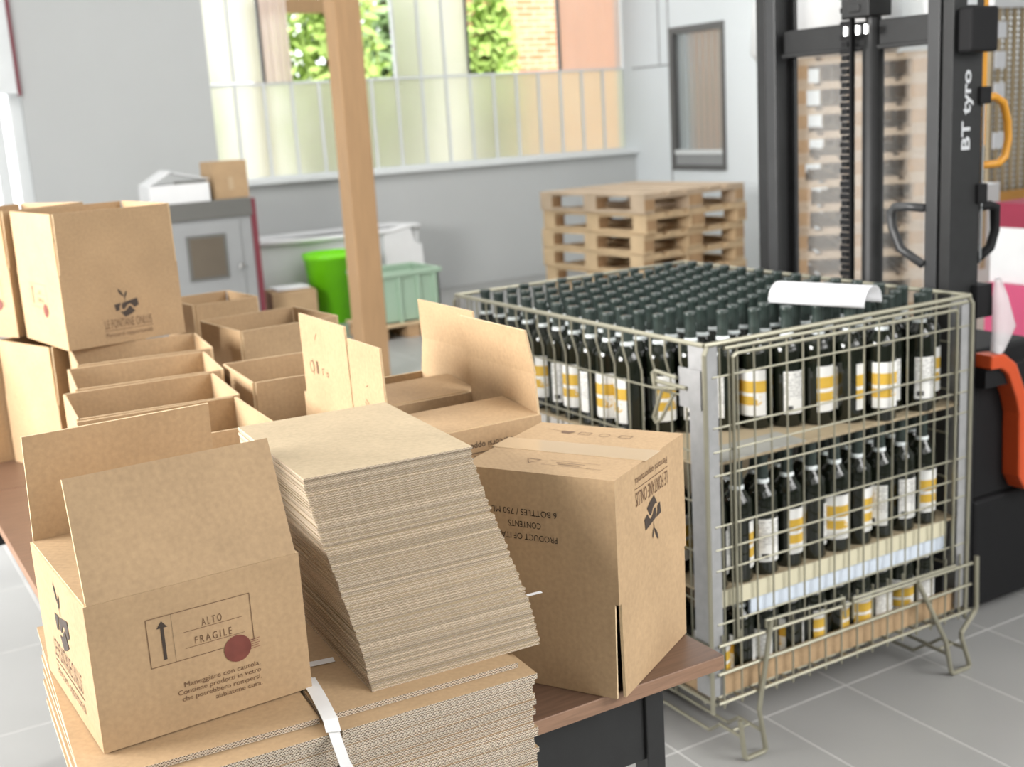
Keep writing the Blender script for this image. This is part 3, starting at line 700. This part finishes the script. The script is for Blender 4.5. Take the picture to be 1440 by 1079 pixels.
# base frame, drop gate
g = MB()
for z, dy in ((zt - .700, -.014), (zt - .772, -.010), (zt - .845, -.010)): g.tube([(.01, dy, z), (CW + .018, dy, z + (-.012 if z > .3 else 0))], .0042, 6)
for i in range(16): g.tube([(.03 + .0535 * i, -.006, zt - .68), (.03 + .0535 * i, -.006, zt - .862)], .0028, 6)
g.build('drop_gate', 'zinc', cr)
MB().tube([(.15, -.018, zt - .69), (.15, -.018, zt - .672), (.40, -.018, zt - .683), (.405, -.018, zt - .735)], .0035, 6).build('gate_bar', 'zinc', cr)
MB().tube([(.432, -.018, zt - .745), (.432, -.018, zt - .692), (.80, -.018, zt - .70)], .0035, 6).build('gate_bar', 'zinc', cr)
bs = MB()
for i in range(17): bs.tube([(.03 + .0495 * i, -.014, zb - .004), (.03 + .0495 * i, CD, zb - .004)], .003, 6)
for i in range(8): bs.tube([(0, .03 + .15 * i, zb - .010), (CW, .03 + .15 * i, zb - .010)], .0042, 6)
for x in (0, CW): bs.tube([(x, -.01, zb), (x, CD, zb)], .0045, 6)
for z in (zb, zb + .07, zb + .14): bs.tube([(-.004, -.01, z), (-.004, CD, z)], .0036, 6)
bs.build('base_grid', 'zinc', cr)
# feet: bent wire with skids front to back
R_ = .0062
def foot(y, s):
    MB().tube([(.162, y, .333), (.121, y, .118), (.124, y, .100), (.139, y, .012), (.132, y, R_), (.080, y, R_), (.073, y, .014), (.062, y, .110)], R_, 8).build('foot', 'zinc', cr)
    MB().tube([(CW + .022, y, .315), (CW + .026, y, .172), (CW + .02, y, .160), (CW - .030, y, .115), (CW - .030, y, .100), (CW + .004, y, .014), (CW - .002, y, R_), (CW - .060, y, R_), (CW - .068, y, .014), (CW - .090, y, .105), (CW - .20, y, .300)], R_, 8).build('foot', 'zinc', cr)
foot(-.022, 1); foot(CD + .022, -1)
for xa, xb in ((.070, .128), (CW - .072, CW - .012)):
    for x in (xa, xb):
        MB().tube([(x, -.018, .062), (x, .06, .062), (x, .10, .030), (x, CD - .10, .030), (x, CD - .06, .062), (x, CD + .018, .062)], .0045, 6).build('skid', 'zinc', cr)
    MB().tube([(xa, .02, .062), (xb, .02, .062)], .004, 6).build('skid_tie', 'zinc', cr)
    for x in (xa, xb):
        MB().tube([(x, .30, .034), (x, .30, zb - .004)], .004, 6).build('skid_stay', 'zinc', cr); MB().tube([(x, CD - .30, .034), (x, CD - .30, zb - .004)], .004, 6).build('skid_stay', 'zinc', cr)
# latch on the left side
lt = MB(); y0 = .085
lt.tube([(-.010, y0, .925), (-.012, y0 + .075, .930), (-.012, y0 + .085, .922), (-.012, y0 + .078, .890), (-.010, y0, .900)], .0045, 6)
lt.tube([(-.012, y0 + .055, .885), (-.020, y0 + .075, .822), (-.022, y0 + .062, .812), (-.020, y0 + .048, .822), (-.012, y0 + .010, .885)], .0042, 6)
lt.tube([(-.008, y0 + .09, .905), (-.008, y0 - .03, .905)], .005, 6)
lt.build('latch', 'zinc', cr)
MB().box(-.004, -.001, .01, .085, .86, .95).build('latch_plate', 'zinc_sheet', cr)
# ---- boards and liners inside
SH1, SH2, SH0 = .730, .424, .168
x0, x1, y0, y1 = CX + .012, CX + CW - .012, CY + .016, CY + CD - .02
o = MB().box(x0, x1, y0, y1, SH1 - .007, SH1).build('layer_board', 'tanboard'); tag(o, 'tan fibreboard under the top layer of bottles', 'board')
o = MB().box(x0 + .045, x0 + .30, y0 - .001, y0 + .10, SH1 + .0002, SH1 + .0032).build('grey_card_sheet', 'greycard'); tag(o, 'strip of grey card on the upper board at the crate corner', 'card')
o = thing('layer_board', 'cream edged board under the middle layer of bottles', 'board', (x0, y0, SH2))
MB().box(0, x1 - x0, 0, y1 - y0, -.006, 0).build('board', 'tanboard', o); MB().box(-.004, x1 - x0 - .045, -.004, -.0005, -.040, 0).build('folded_lip', 'beige', o)
o = MB().box(x0 + .125, x1 - .040, y0 + .004, y0 + .012, SH2 - .086, SH2 - .0405).build('foam_strip', 'foam'); tag(o, 'pale blue foam strip below the cream board edge', 'foam strip')
ln = thing('base_liner', 'brown cardboard tray lining the bottom of the wire crate', 'tray', (x0, y0, SH0 - .001))
MB().box(.0, x1 - x0, .0, y1 - y0, -.003, 0).build('tray_floor', 'kraft', ln); MB().box(.02, x1 - x0 - .012, -.003, .0, -.001, .058).build('tray_wall', 'kraft', ln); MB().box(-.003, 0, 0, y1 - y0, -.001, .058).build('tray_wall', 'kraft', ln)
# ---- bottles
def make_bottle():
    t = thing('wine_bottle', 'dark wine bottle with green capsule and white collar in the crate, top layer', 'bottle', (0, 0, 0), group='bottles in the top layer')
    pr = [(.0, .0), (.034, .0), (.0362, .004), (.0362, .185), (.0335, .200), (.024, .213), (.0165, .224), (.0142, .236), (.0142, .25)]
    MB().lathe(pr, 16).build('glass_body', 'glass', t, True)
    MB().lathe([(.0146, .232), (.0142, .262), (.0142, .285), (.0152, .286), (.0152, .294), (.0138, .2955), (0, .2955)], 14).build('capsule', 'cap', t, True)
    MB().lathe([(.0155, .2165), (.0170, .219), (.0168, .230), (.0150, .233)], 14).build('collar', 'collar', t, True)
    a = radians(62); MB().lathe([(.0368, .034), (.0368, .148)], 14, a0=-pi / 2 - a, a1=-pi / 2 + a).build('front_label', 'label', t, True)
    a = radians(42); MB().lathe([(.0368, .034), (.0368, .140)], 10, a0=pi / 2 - a, a1=pi / 2 + a).build('back_label', 'label_back', t, True)
    return t
b0 = make_bottle(); first = True
rb = random.Random(11); px_, py_ = .0775, .0672
ORD_N = {}
def place_bottle(x, y, z, label, group, rot, sz=1.0):
    global first
    if first: o = b0; first = False
    else: o = copy_tree(b0)
    o.location = (x, y, z); o.rotation_euler = (0, 0, rot); o.scale = (1, 1, sz); o['label'] = label; o['group'] = group
    return o
bx0, by0 = 1.690, 2.052
rows = 16
# top layer: close-packed columns running front to back; the front edge slants back towards the corner post
rots = {2: 2.6, 3: 1.7, 4: -1.05, 5: 2.9, 6: .25, 7: .75, 8: -.35, 9: 2.5, 10: 2.75, 11: .05}
for i in range(12):
    x = bx0 + i * .0672; nth = 0
    for j in range(-4, 14):
        y = (2.236 if i % 2 else 2.275) + j * .0775
        if y > CY + CD - .052 or y < 2.035: continue
        if x < 2.1 and y + .579 * x < 3.321: continue
        nth += 1; rot = rb.uniform(-pi, pi); lab = 'dark wine bottle with green capsule and white collar inside the top layer of the crate'
        if nth == 1 and i in rots:
            rot = rots[i]; lab = 'dark wine bottle, %s from the corner post in the front row, top layer' % ORD[i - 1]
        elif i == 0:
            rot = (.2, -1.9, -1.3, 1.4, -.95, 2.6, -1.2)[nth % 7]; lab = 'dark wine bottle, %s from the corner along the left side, top layer' % ORD[nth]
        place_bottle(x + rb.uniform(-.0006, .0006), y + rb.uniform(-.0006, .0006), SH1 + (.0035 if x < 1.95 and y < 2.16 else .0003), lab, 'bottles in the top layer', rot)
ang2 = [-2.0, 1.2, 2.9, .45, -2.2, -.25, .75, 2.2, 2.95, .15]
for lay, z, sz, js, lab, gr in ((2, SH2, .985, 2, 'dark wine bottle behind the front row on the cream edged board of the crate', 'bottles in the middle layer'),
                                (3, SH0, .835, 2, 'dark wine bottle behind the front row in the brown tray of the crate', 'bottles in the bottom layer')):
    for j in range(rows):
        for i in range(10):
            if j >= js and not (i == 0 and j < 6): continue
            x = bx0 + i * px_ + (px_ / 2 if j % 2 else 0); y = by0 + j * py_
            if x > CX + CW - .050: continue
            rot = rb.uniform(-pi, pi)
            if j == 0: rot = ang2[i] if lay == 2 else ang2[(i * 3 + 1) % 10]
            place_bottle(x, y, z + .0003, lab if j else 'dark wine bottle, %s from the corner post in the front row, %s layer' % (ORD[i + 1], 'middle' if lay == 2 else 'bottom'), gr, rot, sz)
# curled sheet of paper lying on the capsules
cp = MB(); n = 14; ra = .052; L2 = .25; vs = []
for k in (0, 1):
    for i in range(n + 1):
        a = radians(-12 + 204 * i / n); vs += [(-L2 / 2 + L2 * k, (ra) * cos(a) * .95, ra * .74 * sin(a)), (-L2 / 2 + L2 * k, (ra - .0008) * cos(a) * .95, (ra * .74 - .0008) * sin(a))]
fs = []; s_ = 2 * (n + 1)
for i in range(n):
    fs += [(2 * i, 2 * i + 2, s_ + 2 * i + 2, s_ + 2 * i), (2 * i + 1, s_ + 2 * i + 1, s_ + 2 * i + 3, 2 * i + 3)]
    fs += [(2 * i, 2 * i + 1, 2 * i + 3, 2 * i + 2), (s_ + 2 * i, s_ + 2 * i + 2, s_ + 2 * i + 3, s_ + 2 * i + 1)]
fs += [(0, s_, s_ + 1, 1), (2 * n, 2 * n + 1, s_ + 2 * n + 1, s_ + 2 * n)]
o = cp.add(vs, fs).build('paper_sheet', 'white', smooth=True); o.location = (2.120, 2.125, SH1 + .2957 + .0085); o.rotation_euler = (0, 0, radians(-71))
tag(o, 'white curled sheet of paper lying across the bottle capsules', 'paper')

# ================================================================== FORKLIFT
MX = 2.622
fk = thing('pallet_stacker', 'black electric pallet stacker with twin mast standing behind the wire crate', 'forklift', (2.9, 2.54, 0))
fo = Vector((2.9, 2.54, 0))
def fp(m, name, mat, smooth=False, bevel=0, parent=None):
    m.v = [tuple(Vector(v) - fo) for v in m.v]; return m.build(name, mat, parent or fk, smooth, bevel)
def channel(ya, yb, x0, x1, z0, z1, t=.012, flip=False):
    # web along x at ya, flanges towards yb
    return MB().prism([(x0, ya), (x0, yb), (x0 + t, yb), (x0 + t, ya + (yb - ya) * .25), (x1 - t, ya + (yb - ya) * .25), (x1 - t, yb), (x1, yb), (x1, ya)] if yb < ya else
                      [(x0, ya), (x1, ya), (x1, yb), (x1 - t, yb), (x1 - t, ya + (yb - ya) * .25), (x0 + t, ya + (yb - ya) * .25), (x0 + t, yb), (x0, yb)], z0, z1)
ZM = 2.35
fp(channel(2.172, 2.206, MX, MX + .118, .05, ZM), 'mast_channel', 'black', bevel=.002)
fp(channel(2.212, 2.252, MX - .004, MX + .09, .08, ZM), 'inner_mast', 'black2', bevel=.002)
fp(channel(2.912, 2.872, MX, MX + .118, .05, ZM), 'mast_channel', 'black', bevel=.002)
fp(channel(2.866, 2.826, MX - .004, MX + .09, .08, ZM), 'inner_mast', 'black2', bevel=.002)
fp(MB().box(MX + .03, MX + .075, 2.252, 2.826, 1.640, 1.712).box(MX + .02, MX + .03, 2.252, 2.826, 1.632, 1.645), 'cross_beam', 'black', bevel=.003)
fp(MB().box(MX + .03, MX + .08, 2.212, 2.87, .18, .30), 'cross_beam', 'black', bevel=.003)
fp(MB().lathe([(.030, .12), (.030, 1.63), (.022, 1.64), (.022, 1.72)], 16, (MX + .03, 2.468, 0)), 'lift_cylinder', 'black', True)
ch = MB()
for i in range(78):
    z = .35 + i * .0185; wd = .017 if i % 2 else .012
    ch.box(MX - .012, MX - .002, 2.536 - wd, 2.536 + wd, z, z + .0155)
fp(ch, 'lift_chain', 'charcoal'); 
fp(MB().box(MX - .02, MX - .004, 2.503, 2.511, .30, 1.8), 'hose', 'charcoal')
fp(MB().box(MX - .03, MX + .06, 2.43, 2.53, 1.722, 1.80).box(MX - .035, MX - .03, 2.46, 2.50, 1.735, 1.755), 'pulley_block', 'black', bevel=.004)
for y in (2.445, 2.475, 2.52): fp(MB().lathe([(.0, 0), (.009, 0), (.009, .022), (0, .022)], 10, (MX - .02, y, 1.676)), 'bolt', 'chrome')
fp(MB().box(MX + .128, MX + .131, 2.20, 2.89, .55, 2.3), 'clear_guard', 'plexi')
bd = MB().prism([(MX + .135, 2.185), (2.985, 2.185), (3.02, 2.22), (3.02, 2.86), (2.985, 2.895), (MX + .135, 2.895)], .36, .80)
fp(bd, 'body', 'charcoal', bevel=.012)
fp(MB().prism([(MX + .135, 2.178), (3.36, 2.178), (3.46, 2.26), (3.46, 2.82), (3.36, 2.902), (MX + .135, 2.902)], .03, .36), 'lower_body', 'charcoal', bevel=.012)
for y in (2.34, 2.74):
    fp(MB().box(CX + .03, MX + .03, y - .075, y + .075, .085, .118).box(MX, MX + .05, y - .075, y + .075, .085, .5), 'fork', 'black2', bevel=.004)
    fp(MB().lathe([(0, -.03), (.03, -.03), (.03, .03), (0, .03)], 14), 'wheel', 'charcoal') if False else None
for x, y in ((2.75, 2.25), (2.75, 2.83), (3.3, 2.3), (3.3, 2.78)):
    m = MB(); n = 14; pts = [(x + .045 * cos(2 * pi * i / n), .045 + .045 * sin(2 * pi * i / n)) for i in range(n)]
    m.prism(pts, y - .02, y + .02, T=Matrix(((1, 0, 0), (0, 0, 1), (0, 1, 0)))); fp(m, 'wheel', 'black2')
# orange-red guard loop on the near side
def band(pts, wd, th, y):
    m = MB(); P_ = [Vector((p[0], 0, p[1])) for p in pts]; vs = []
    for i, p in enumerate(P_):
        d = (P_[min(i + 1, len(P_) - 1)] - P_[max(i - 1, 0)]).normalized(); nn = Vector((-d.z, 0, d.x))
        for s, yy in ((-1, y), (1, y), (1, y + th), (-1, y + th)): vs.append(p + nn * s * wd / 2 + Vector((0, yy, 0)))
    fs = [(i * 4 + j, i * 4 + (j + 1) % 4, i * 4 + 4 + (j + 1) % 4, i * 4 + 4 + j) for i in range(len(P_) - 1) for j in range(4)] + [(3, 2, 1, 0), tuple(len(vs) - 4 + j for j in range(4))]
    return m.add(vs, fs)
fp(band([(MX + .125, .775), (MX + .175, .772), (MX + .215, .745), (MX + .255, .665), (MX + .272, .61), (MX + .275, .50), (MX + .278, .425), (MX + .295, .395), (MX + .35, .39), (MX + .46, .39)], .042, .06, 2.125), 'guard_loop', 'orange', bevel=.006)
fp(MB().box(MX + .12, MX + .30, 2.14, 2.19, .70, .752), 'guard_bracket', 'charcoal')
# loop handles, cable box, yellow guard and grab handle
def loop(pts, r): return MB().tube(pts, r, 8)
fp(loop([(MX - .006, 2.252, 1.205), (MX - .012, 2.30, 1.208), (MX - .014, 2.345, 1.205), (MX - .014, 2.358, 1.19), (MX - .014, 2.355, 1.15), (MX - .012, 2.325, 1.09), (MX - .008, 2.252, 1.052)], .012), 'handle', 'black2', True)
fp(loop([(MX + .118, 2.18, 1.198), (MX + .165, 2.178, 1.200), (MX + .188, 2.178, 1.192), (MX + .190, 2.178, 1.13), (MX + .172, 2.178, 1.085), (MX + .118, 2.18, 1.055)], .0125), 'handle', 'charcoal', True)
fp(MB().box(MX + .012, MX + .118, 2.125, 2.171, 1.602, 1.716), 'control_box', 'charcoal', bevel=.008)
yg = fp(MB().box(MX + .121, MX + .146, 2.18, 2.20, 1.36, 2.3).box(MX + .123, MX + .136, 2.176, 2.186, 1.20, 1.36), 'cable_guard', 'yellow', bevel=.003)
fp(MB().box(MX + .10, MX + .14, 2.160, 2.20, 1.470, 1.515), 'guard_clamp', 'charcoal', bevel=.003)
fp(MB().box(MX + .10, MX + .135, 2.160, 2.20, 1.21, 1.262), 'guard_clamp', 'charcoal', bevel=.003)
fp(MB().box(MX + .118, MX + .124, 2.168, 2.172, 1.05, 1.47), 'steel_rod', 'chrome')
fp(loop([(MX + .130, 2.19, 1.487), (MX + .19, 2.19, 1.487), (MX + .225, 2.19, 1.470), (MX + .245, 2.19, 1.42), (MX + .250, 2.19, 1.37), (MX + .238, 2.19, 1.325), (MX + .21, 2.19, 1.308), (MX + .130, 2.19, 1.308)], .0105), 'grab_handle', 'yellow', True)
fp(MB().box(MX + .09, MX + .15, 2.150, 2.2, .955, .99).box(MX + .09, MX + .152, 2.150, 2.2, .90, .955), 'lower_bracket', 'charcoal')
# lettering, reading upwards on the near mast face
p = Print(); p.text('BT tyro', 0, 0, .050, 'L', width=.205, bold=.0012)
vs, fs = p.mb.v, p.mb.f; m = MB(); m.add([(MX + .070 - v[1] * .9, 2.1712, 1.355 + v[0]) for v in vs], fs); fp(m, 'lettering', 'letter')
fp(MB().box(MX + .050, MX + .088, 2.1708, 2.1714, 1.722, 1.76), 'white_decal', 'letter')
# cloudy plastic bag hanging beside the mast
bgm = MB(); vs = []
for i, (z, hw_, cx_) in enumerate(((1.005, .009, 2.775), (.96, .022, 2.786), (.90, .037, 2.798), (.862, .046, 2.806), (.83, .034, 2.794), (.80, .018, 2.780))):
    for a in range(10):
        an = 2 * pi * a / 10; vs.append((cx_ + hw_ * cos(an), 2.135 + .018 * sin(an) * (1 if i else .4), z + .004 * sin(an * 3 + i)))
fs = [(i * 10 + a, i * 10 + (a + 1) % 10, i * 10 + 10 + (a + 1) % 10, i * 10 + 10 + a) for i in range(5) for a in range(10)] + [tuple(range(10)), tuple(59 - k for k in range(10))]
o = bgm.add(vs, fs).build('plastic_bag', 'film', smooth=True); tag(o, 'cloudy white plastic bag hanging beside the mast above the orange guard', 'bag')

# ================================================================== PALLETS
def make_pallet(mat, label, group, wd_=.8):
    t = thing('wooden_pallet', label, 'pallet', (0, 0, 0), group=group)   # 1.2 along x, 0.8 along y
    mats = [mat, 'block']
    kk = wd_ / .8
    for y0, wd in ((0, .145), (.19, .1), (.3275, .145), (.51, .1), (.655, .145)): y0 *= kk; wd *= kk; MB().box(0, 1.2, y0, y0 + wd, .122, .144).build('deck_board', mat, t)
    for x in (0, .5275, 1.055): MB().box(x, x + .145, 0, wd_, .100, .122).build('cross_board', mat, t)
    for x in (0, .5275, 1.055):
        for y, wd in ((0, .1), (wd_ / 2 - .0725, .145), (wd_ - .1, .1)): MB().box(x, x + .145, y, y + wd, .022, .100, [1, 1, 0, 1, 0, 1]).build('block', mats, t)
    for y, wd in ((0, .1), (wd_ / 2 - .0725, .145), (wd_ - .1, .1)): MB().box(0, 1.2, y, y + wd, 0, .022).build('bottom_board', mat, t)
    return t
pa = make_pallet('pallet', 'pale wooden pallet in the stack by the window wall', 'pallets in the low stack', 1.06)
pb = make_pallet('pallet_old', 'weathered greyish pallet on top of the stack by the window wall', 'pallets in the low stack', 1.06)
ang = radians(-62)
def pal_at(src, used, z, dx, dy, da, label=None, base=(5.36, 7.18), a=ang, group=None):
    o = src if not used else copy_tree(src)
    o.location = (base[0] + dx, base[1] + dy, z); o.rotation_euler = (0, 0, a + da)
    if label: o['label'] = label
    if group: o['group'] = group
    return o
rp_ = random.Random(3)
# low stack: front corner at base; short side runs to the upper left, long side to the right
A1 = radians(96)
for k in range(6):
    top = k == 5; o = pal_at(pb if top else pa, k > 0 and not top, k * .1490, rp_.uniform(-.012, .012), rp_.uniform(-.012, .012), radians(rp_.uniform(-1, 1)), base=(5.285 + 1.06 * cos(radians(6)), 7.08 + 1.06 * sin(radians(6))), a=A1)
    if k < 5: o['label'] = 'pale wooden pallet, %s from the top of the low stack by the window wall' % ORD[6 - k]
# tall stack seen through the mast
ptall = make_pallet('pallet_old', '', 'pallets in the tall stack'); A2 = radians(52)
for k in range(12):
    pal_at(ptall, k > 0, k * .1443, rp_.uniform(-.015, .015), rp_.uniform(-.015, .015), radians(rp_.uniform(-1.2, 1.2)), 'wooden pallet, %s from the top of the tall stack behind the forklift mast' % (ORD[12 - k] if k < 11 else 'first'), (5.84, 5.00), A2, 'pallets in the tall stack')
# big bag standing on the tall stack
o = thing('white_sack', 'pale sack resting on top of the tall pallet stack', 'sack', (5.75, 5.75, 12 * .1443))
m = MB(); m.lathe([(0, 0), (.42, 0), (.47, .06), (.45, .35), (.40, .5), (.2, .56), (0, .57)], 14); m.build('sack_body', 'whitebox', o, True)
MB().tube([(-.2, 0, .54), (-.1, 0, .66), (.1, 0, .66), (.2, 0, .54)], .02, 6).build('lifting_loop', 'whitebox', o)

# ================================================================== LEFT BACKGROUND
cb = thing('steel_cabinet', 'grey steel cabinet with a small door window, under the white carton', 'cabinet', (2.43, 8.62, 0))
MB().box(-.36, .36, -.22, .22, 0, .92, 0).build('body', 'cab', cb, bevel=.004)
MB().box(-.37, .37, -.235, .23, .92, 1.045).build('top', 'cabtop', cb, bevel=.004)
d = MB().box(-.21, .27, -.232, -.2202, .05, .90).build('door', 'cab', cb, bevel=.003)
MB().box(-.125, .155, -.2415, -.2322, .50, .815).build('window_frame', 'cabtop', d); MB().box(-.105, .135, -.2455, -.2416, .52, .795).build('window_pane', 'pane_dark', d)
MB().lathe([(0, 0), (.018, 0), (.018, .03), (0, .03)], 10).build('door_knob', 'chrome', d).location = (.235, -.262, .56)
MB().box(.3605, .40, -.23, .20, 0, 1.04).build('side_strip', 'maroon', cb)
wbx = thing('white_carton', 'white carton with its lid ajar on the steel cabinet', 'box', (2.30, 8.56, 1.0455))
MB().box(-.20, .22, -.14, .14, 0, .13).build('body', 'whitebox', wbx)
MB().prism([(-.20, .131), (-.04, .225), (-.03, .22), (-.19, .131)], -.145, .14, T=Matrix(((1, 0, 0), (0, 0, 1), (0, 1, 0)))).build('lid', 'whitebox', wbx)
MB().prism([(-.02, .215), (.22, .155), (.22, .147), (-.02, .205)], -.145, .14, T=Matrix(((1, 0, 0), (0, 0, 1), (0, 1, 0)))).build('lid', 'whitebox', wbx)
MB().box(-.02, .20, -.1405, -.12, .1302, .15).build('painted_gap_shade', 'cabtop', wbx)  # solid dark strip standing in for the shade under the lid
c1 = carton('small_carton', 'small closed brown carton on the right end of the steel cabinet', .26, .22, .26, (2.690, 8.60, 1.0455), radians(5), {'F': (-90, .112), 'B': (-90, .104)}, .11)
MB().box(-.018, .018, -.1106, -.1101, .06, .15).build('tape_strip', 'tape', c1)
tb = thing('white_tub', 'big white plastic tub standing against the back wall', 'tub', (3.75, 9.38, 0))
m = MB(); pr = []
for z, s in ((0, .90), (.62, 1.0)): pr.append([(-.70 * s, -.28 * s, z), (.70 * s, -.28 * s, z), (.70 * s, .28 * s, z), (-.70 * s, .28 * s, z)])
vs = pr[0] + pr[1]; m.add(vs, [(3, 2, 1, 0), (0, 1, 5, 4), (1, 2, 6, 5), (2, 3, 7, 6), (3, 0, 4, 7)]); m.build('body', 'tub', tb)
MB().tube([(-.72, -.30, .645), (-.3, -.30, .63), (.1, -.30, .625), (.45, -.30, .63), (.62, -.30, .66), (.70, -.28, .64), (.72, .28, .62), (-.72, .28, .62)], .022, 8, True).build('rim', 'whitebox', tb, True)
MB().prism([(.36, .60), (.60, .66), (.64, .52), (.70, .50), (.71, .32), (.36, .3)], -.315, -.29, T=Matrix(((1, 0, 0), (0, 0, 1), (0, 1, 0)))).build('spout', 'whitebox', tb)
bn = thing('waste_bin', 'lime green plastic bin standing left of the timber post', 'bin', (3.53, 8.82, 0))
MB().lathe([(0, 0), (.155, 0), (.205, .50), (.218, .505), (.218, .545), (.198, .545), (.15, .03), (0, .03)], 24).build('body', 'lime', bn, True)
c2 = carton('brown_carton', 'brown carton on the floor left of the lime bin', .34, .28, .31, (3.13, 8.70, 0), radians(-6), {'F': (-86, .14), 'B': (-86, .135)}, .14)
o = MB().box(-.13, .13, -.09, .1, 0, .012).build('paper_wad', 'white'); o.location = (3.13, 8.70, .3175 + .006); tag(o, 'white paper lying on the floor carton beside the bin', 'paper')
gp = thing('low_pallet', 'low wooden base under the mint green crate', 'pallet', (3.65, 7.93, 0))
for x in (-.28, -.03, .20): MB().box(x, x + .09, -.24, .24, 0, .09).build('block', 'block', gp)
MB().box(-.30, .30, -.25, .25, .09, .108).build('deck', 'pallet', gp)
gc = thing('green_crate', 'mint green plastic harvest crate right of the timber post', 'crate', (3.66, 7.95, .1085))
m = MB(); a, b, h, t_ = .25, .22, .33, .012
m.box(-a, a, -b, b, 0, t_); m.box(-a, a, -b, -b + t_, 0, h); m.box(-a, a, b - t_, b, 0, h); m.box(-a, -a + t_, -b, b, 0, h); m.box(a - t_, a, -b, b, 0, h)
m.build('body', 'mint', gc)
MB().box(-a - .02, a + .02, -b - .02, -b + .01, h, h + .035).box(-a - .02, a + .02, b - .01, b + .02, h, h + .035).box(-a - .02, -a + .01, -b, b, h, h + .035).box(a - .01, a + .02, -b, b, h, h + .035).build('rim', 'mint', gc, bevel=.006)
for x in (-.22, -.07, .08, .21): MB().box(x - .014, x + .014, -b - .016, -b, 0, h).build('rib', 'mint', gc)
for y in (-.1, .1): MB().box(a, a + .016, y - .014, y + .014, 0, h).build('rib', 'mint', gc)

# ================================================================== RIGHT BACKGROUND
rp = thing('wooden_pallet', 'wooden pallet under the pink cartons at the right picture edge', 'pallet', (4.80, 3.42, 0))
MB().box(-.02, .98, -.02, .82, .12, .144).build('deck_board', 'pallet', rp)
for y in (0, .35, .70): MB().box(0, .95, y, y + .1, 0, .119).build('runner', 'block', rp)
def pcarton(label, x0, y0, z0, w_, d_, h_, mats, text=None, yaw=0):
    t = thing('pink_carton', label, 'box', (x0, y0, z0), yaw, 'cartons on the right pallet')
    MB().box(0, w_, 0, d_, 0, h_).build('body', mats[0], t, bevel=.003)
    if len(mats) > 1: MB().box(-.001, w_ + .001, -.001, d_ + .001, h_ * .70, h_ + .001).build('lid', mats[1], t)
    MB().box(w_ / 2 - .025, w_ / 2 + .025, -.0012, -.0003, h_ * .55, h_).build('tape_strip', 'tape', t)
    return t
pc = pcarton('magenta carton with white print at the bottom of the right pallet', 4.82, 3.44, .1445, .44, .34, .45, ['pink'])
p = Print(); p.rect(.05, .10, .15, .22, .008); p.disc(.10, .16, .03); p.put('printed_mark', 'beige', pc, (0, 0, 0), (1, 0, 0), (0, -1, 0), .0018)
pcarton('white carton with crimson lid stacked on the magenta carton', 4.85, 3.45, .5965, .42, .33, .375, ['whitebox', 'rose'])
pcarton('plain pale carton standing behind the stacker handle', 5.30, 4.28, .0, .26, .28, 1.0, ['whitebox'])
wr_ = thing('rack_crate', 'tall brown slatted cage with white tags behind the yellow handle', 'cage', (5.80, 4.55, 0))
for i in range(9): MB().box(.0 + i * .065, .0 + i * .065 + .022, 0, .02, 0, 1.92).build('slat', 'tanboard', wr_)
gm = MB()
for i in range(60): gm.box(0, .545, .021, .028, .05 + i * .031, .05 + i * .031 + .012)
gm.build('wire_grid', 'tanboard', wr_)
MB().box(0, .545, .40, .42, 0, 1.92).build('back_panel', 'cabtop', wr_)
for z in (1.76, 1.60, 1.43, 1.16): MB().box(.03, .12, -.006, -.0005, z, z + .09).build('tag', 'white', wr_)
MB().box(-.02, .57, -.03, .45, 1.921, 2.05).build('cap_board', 'whitebox', wr_)
MB().box(-.04, .75, -.06, -.031, .86, .92).build('orange_beam', 'yellow', wr_)
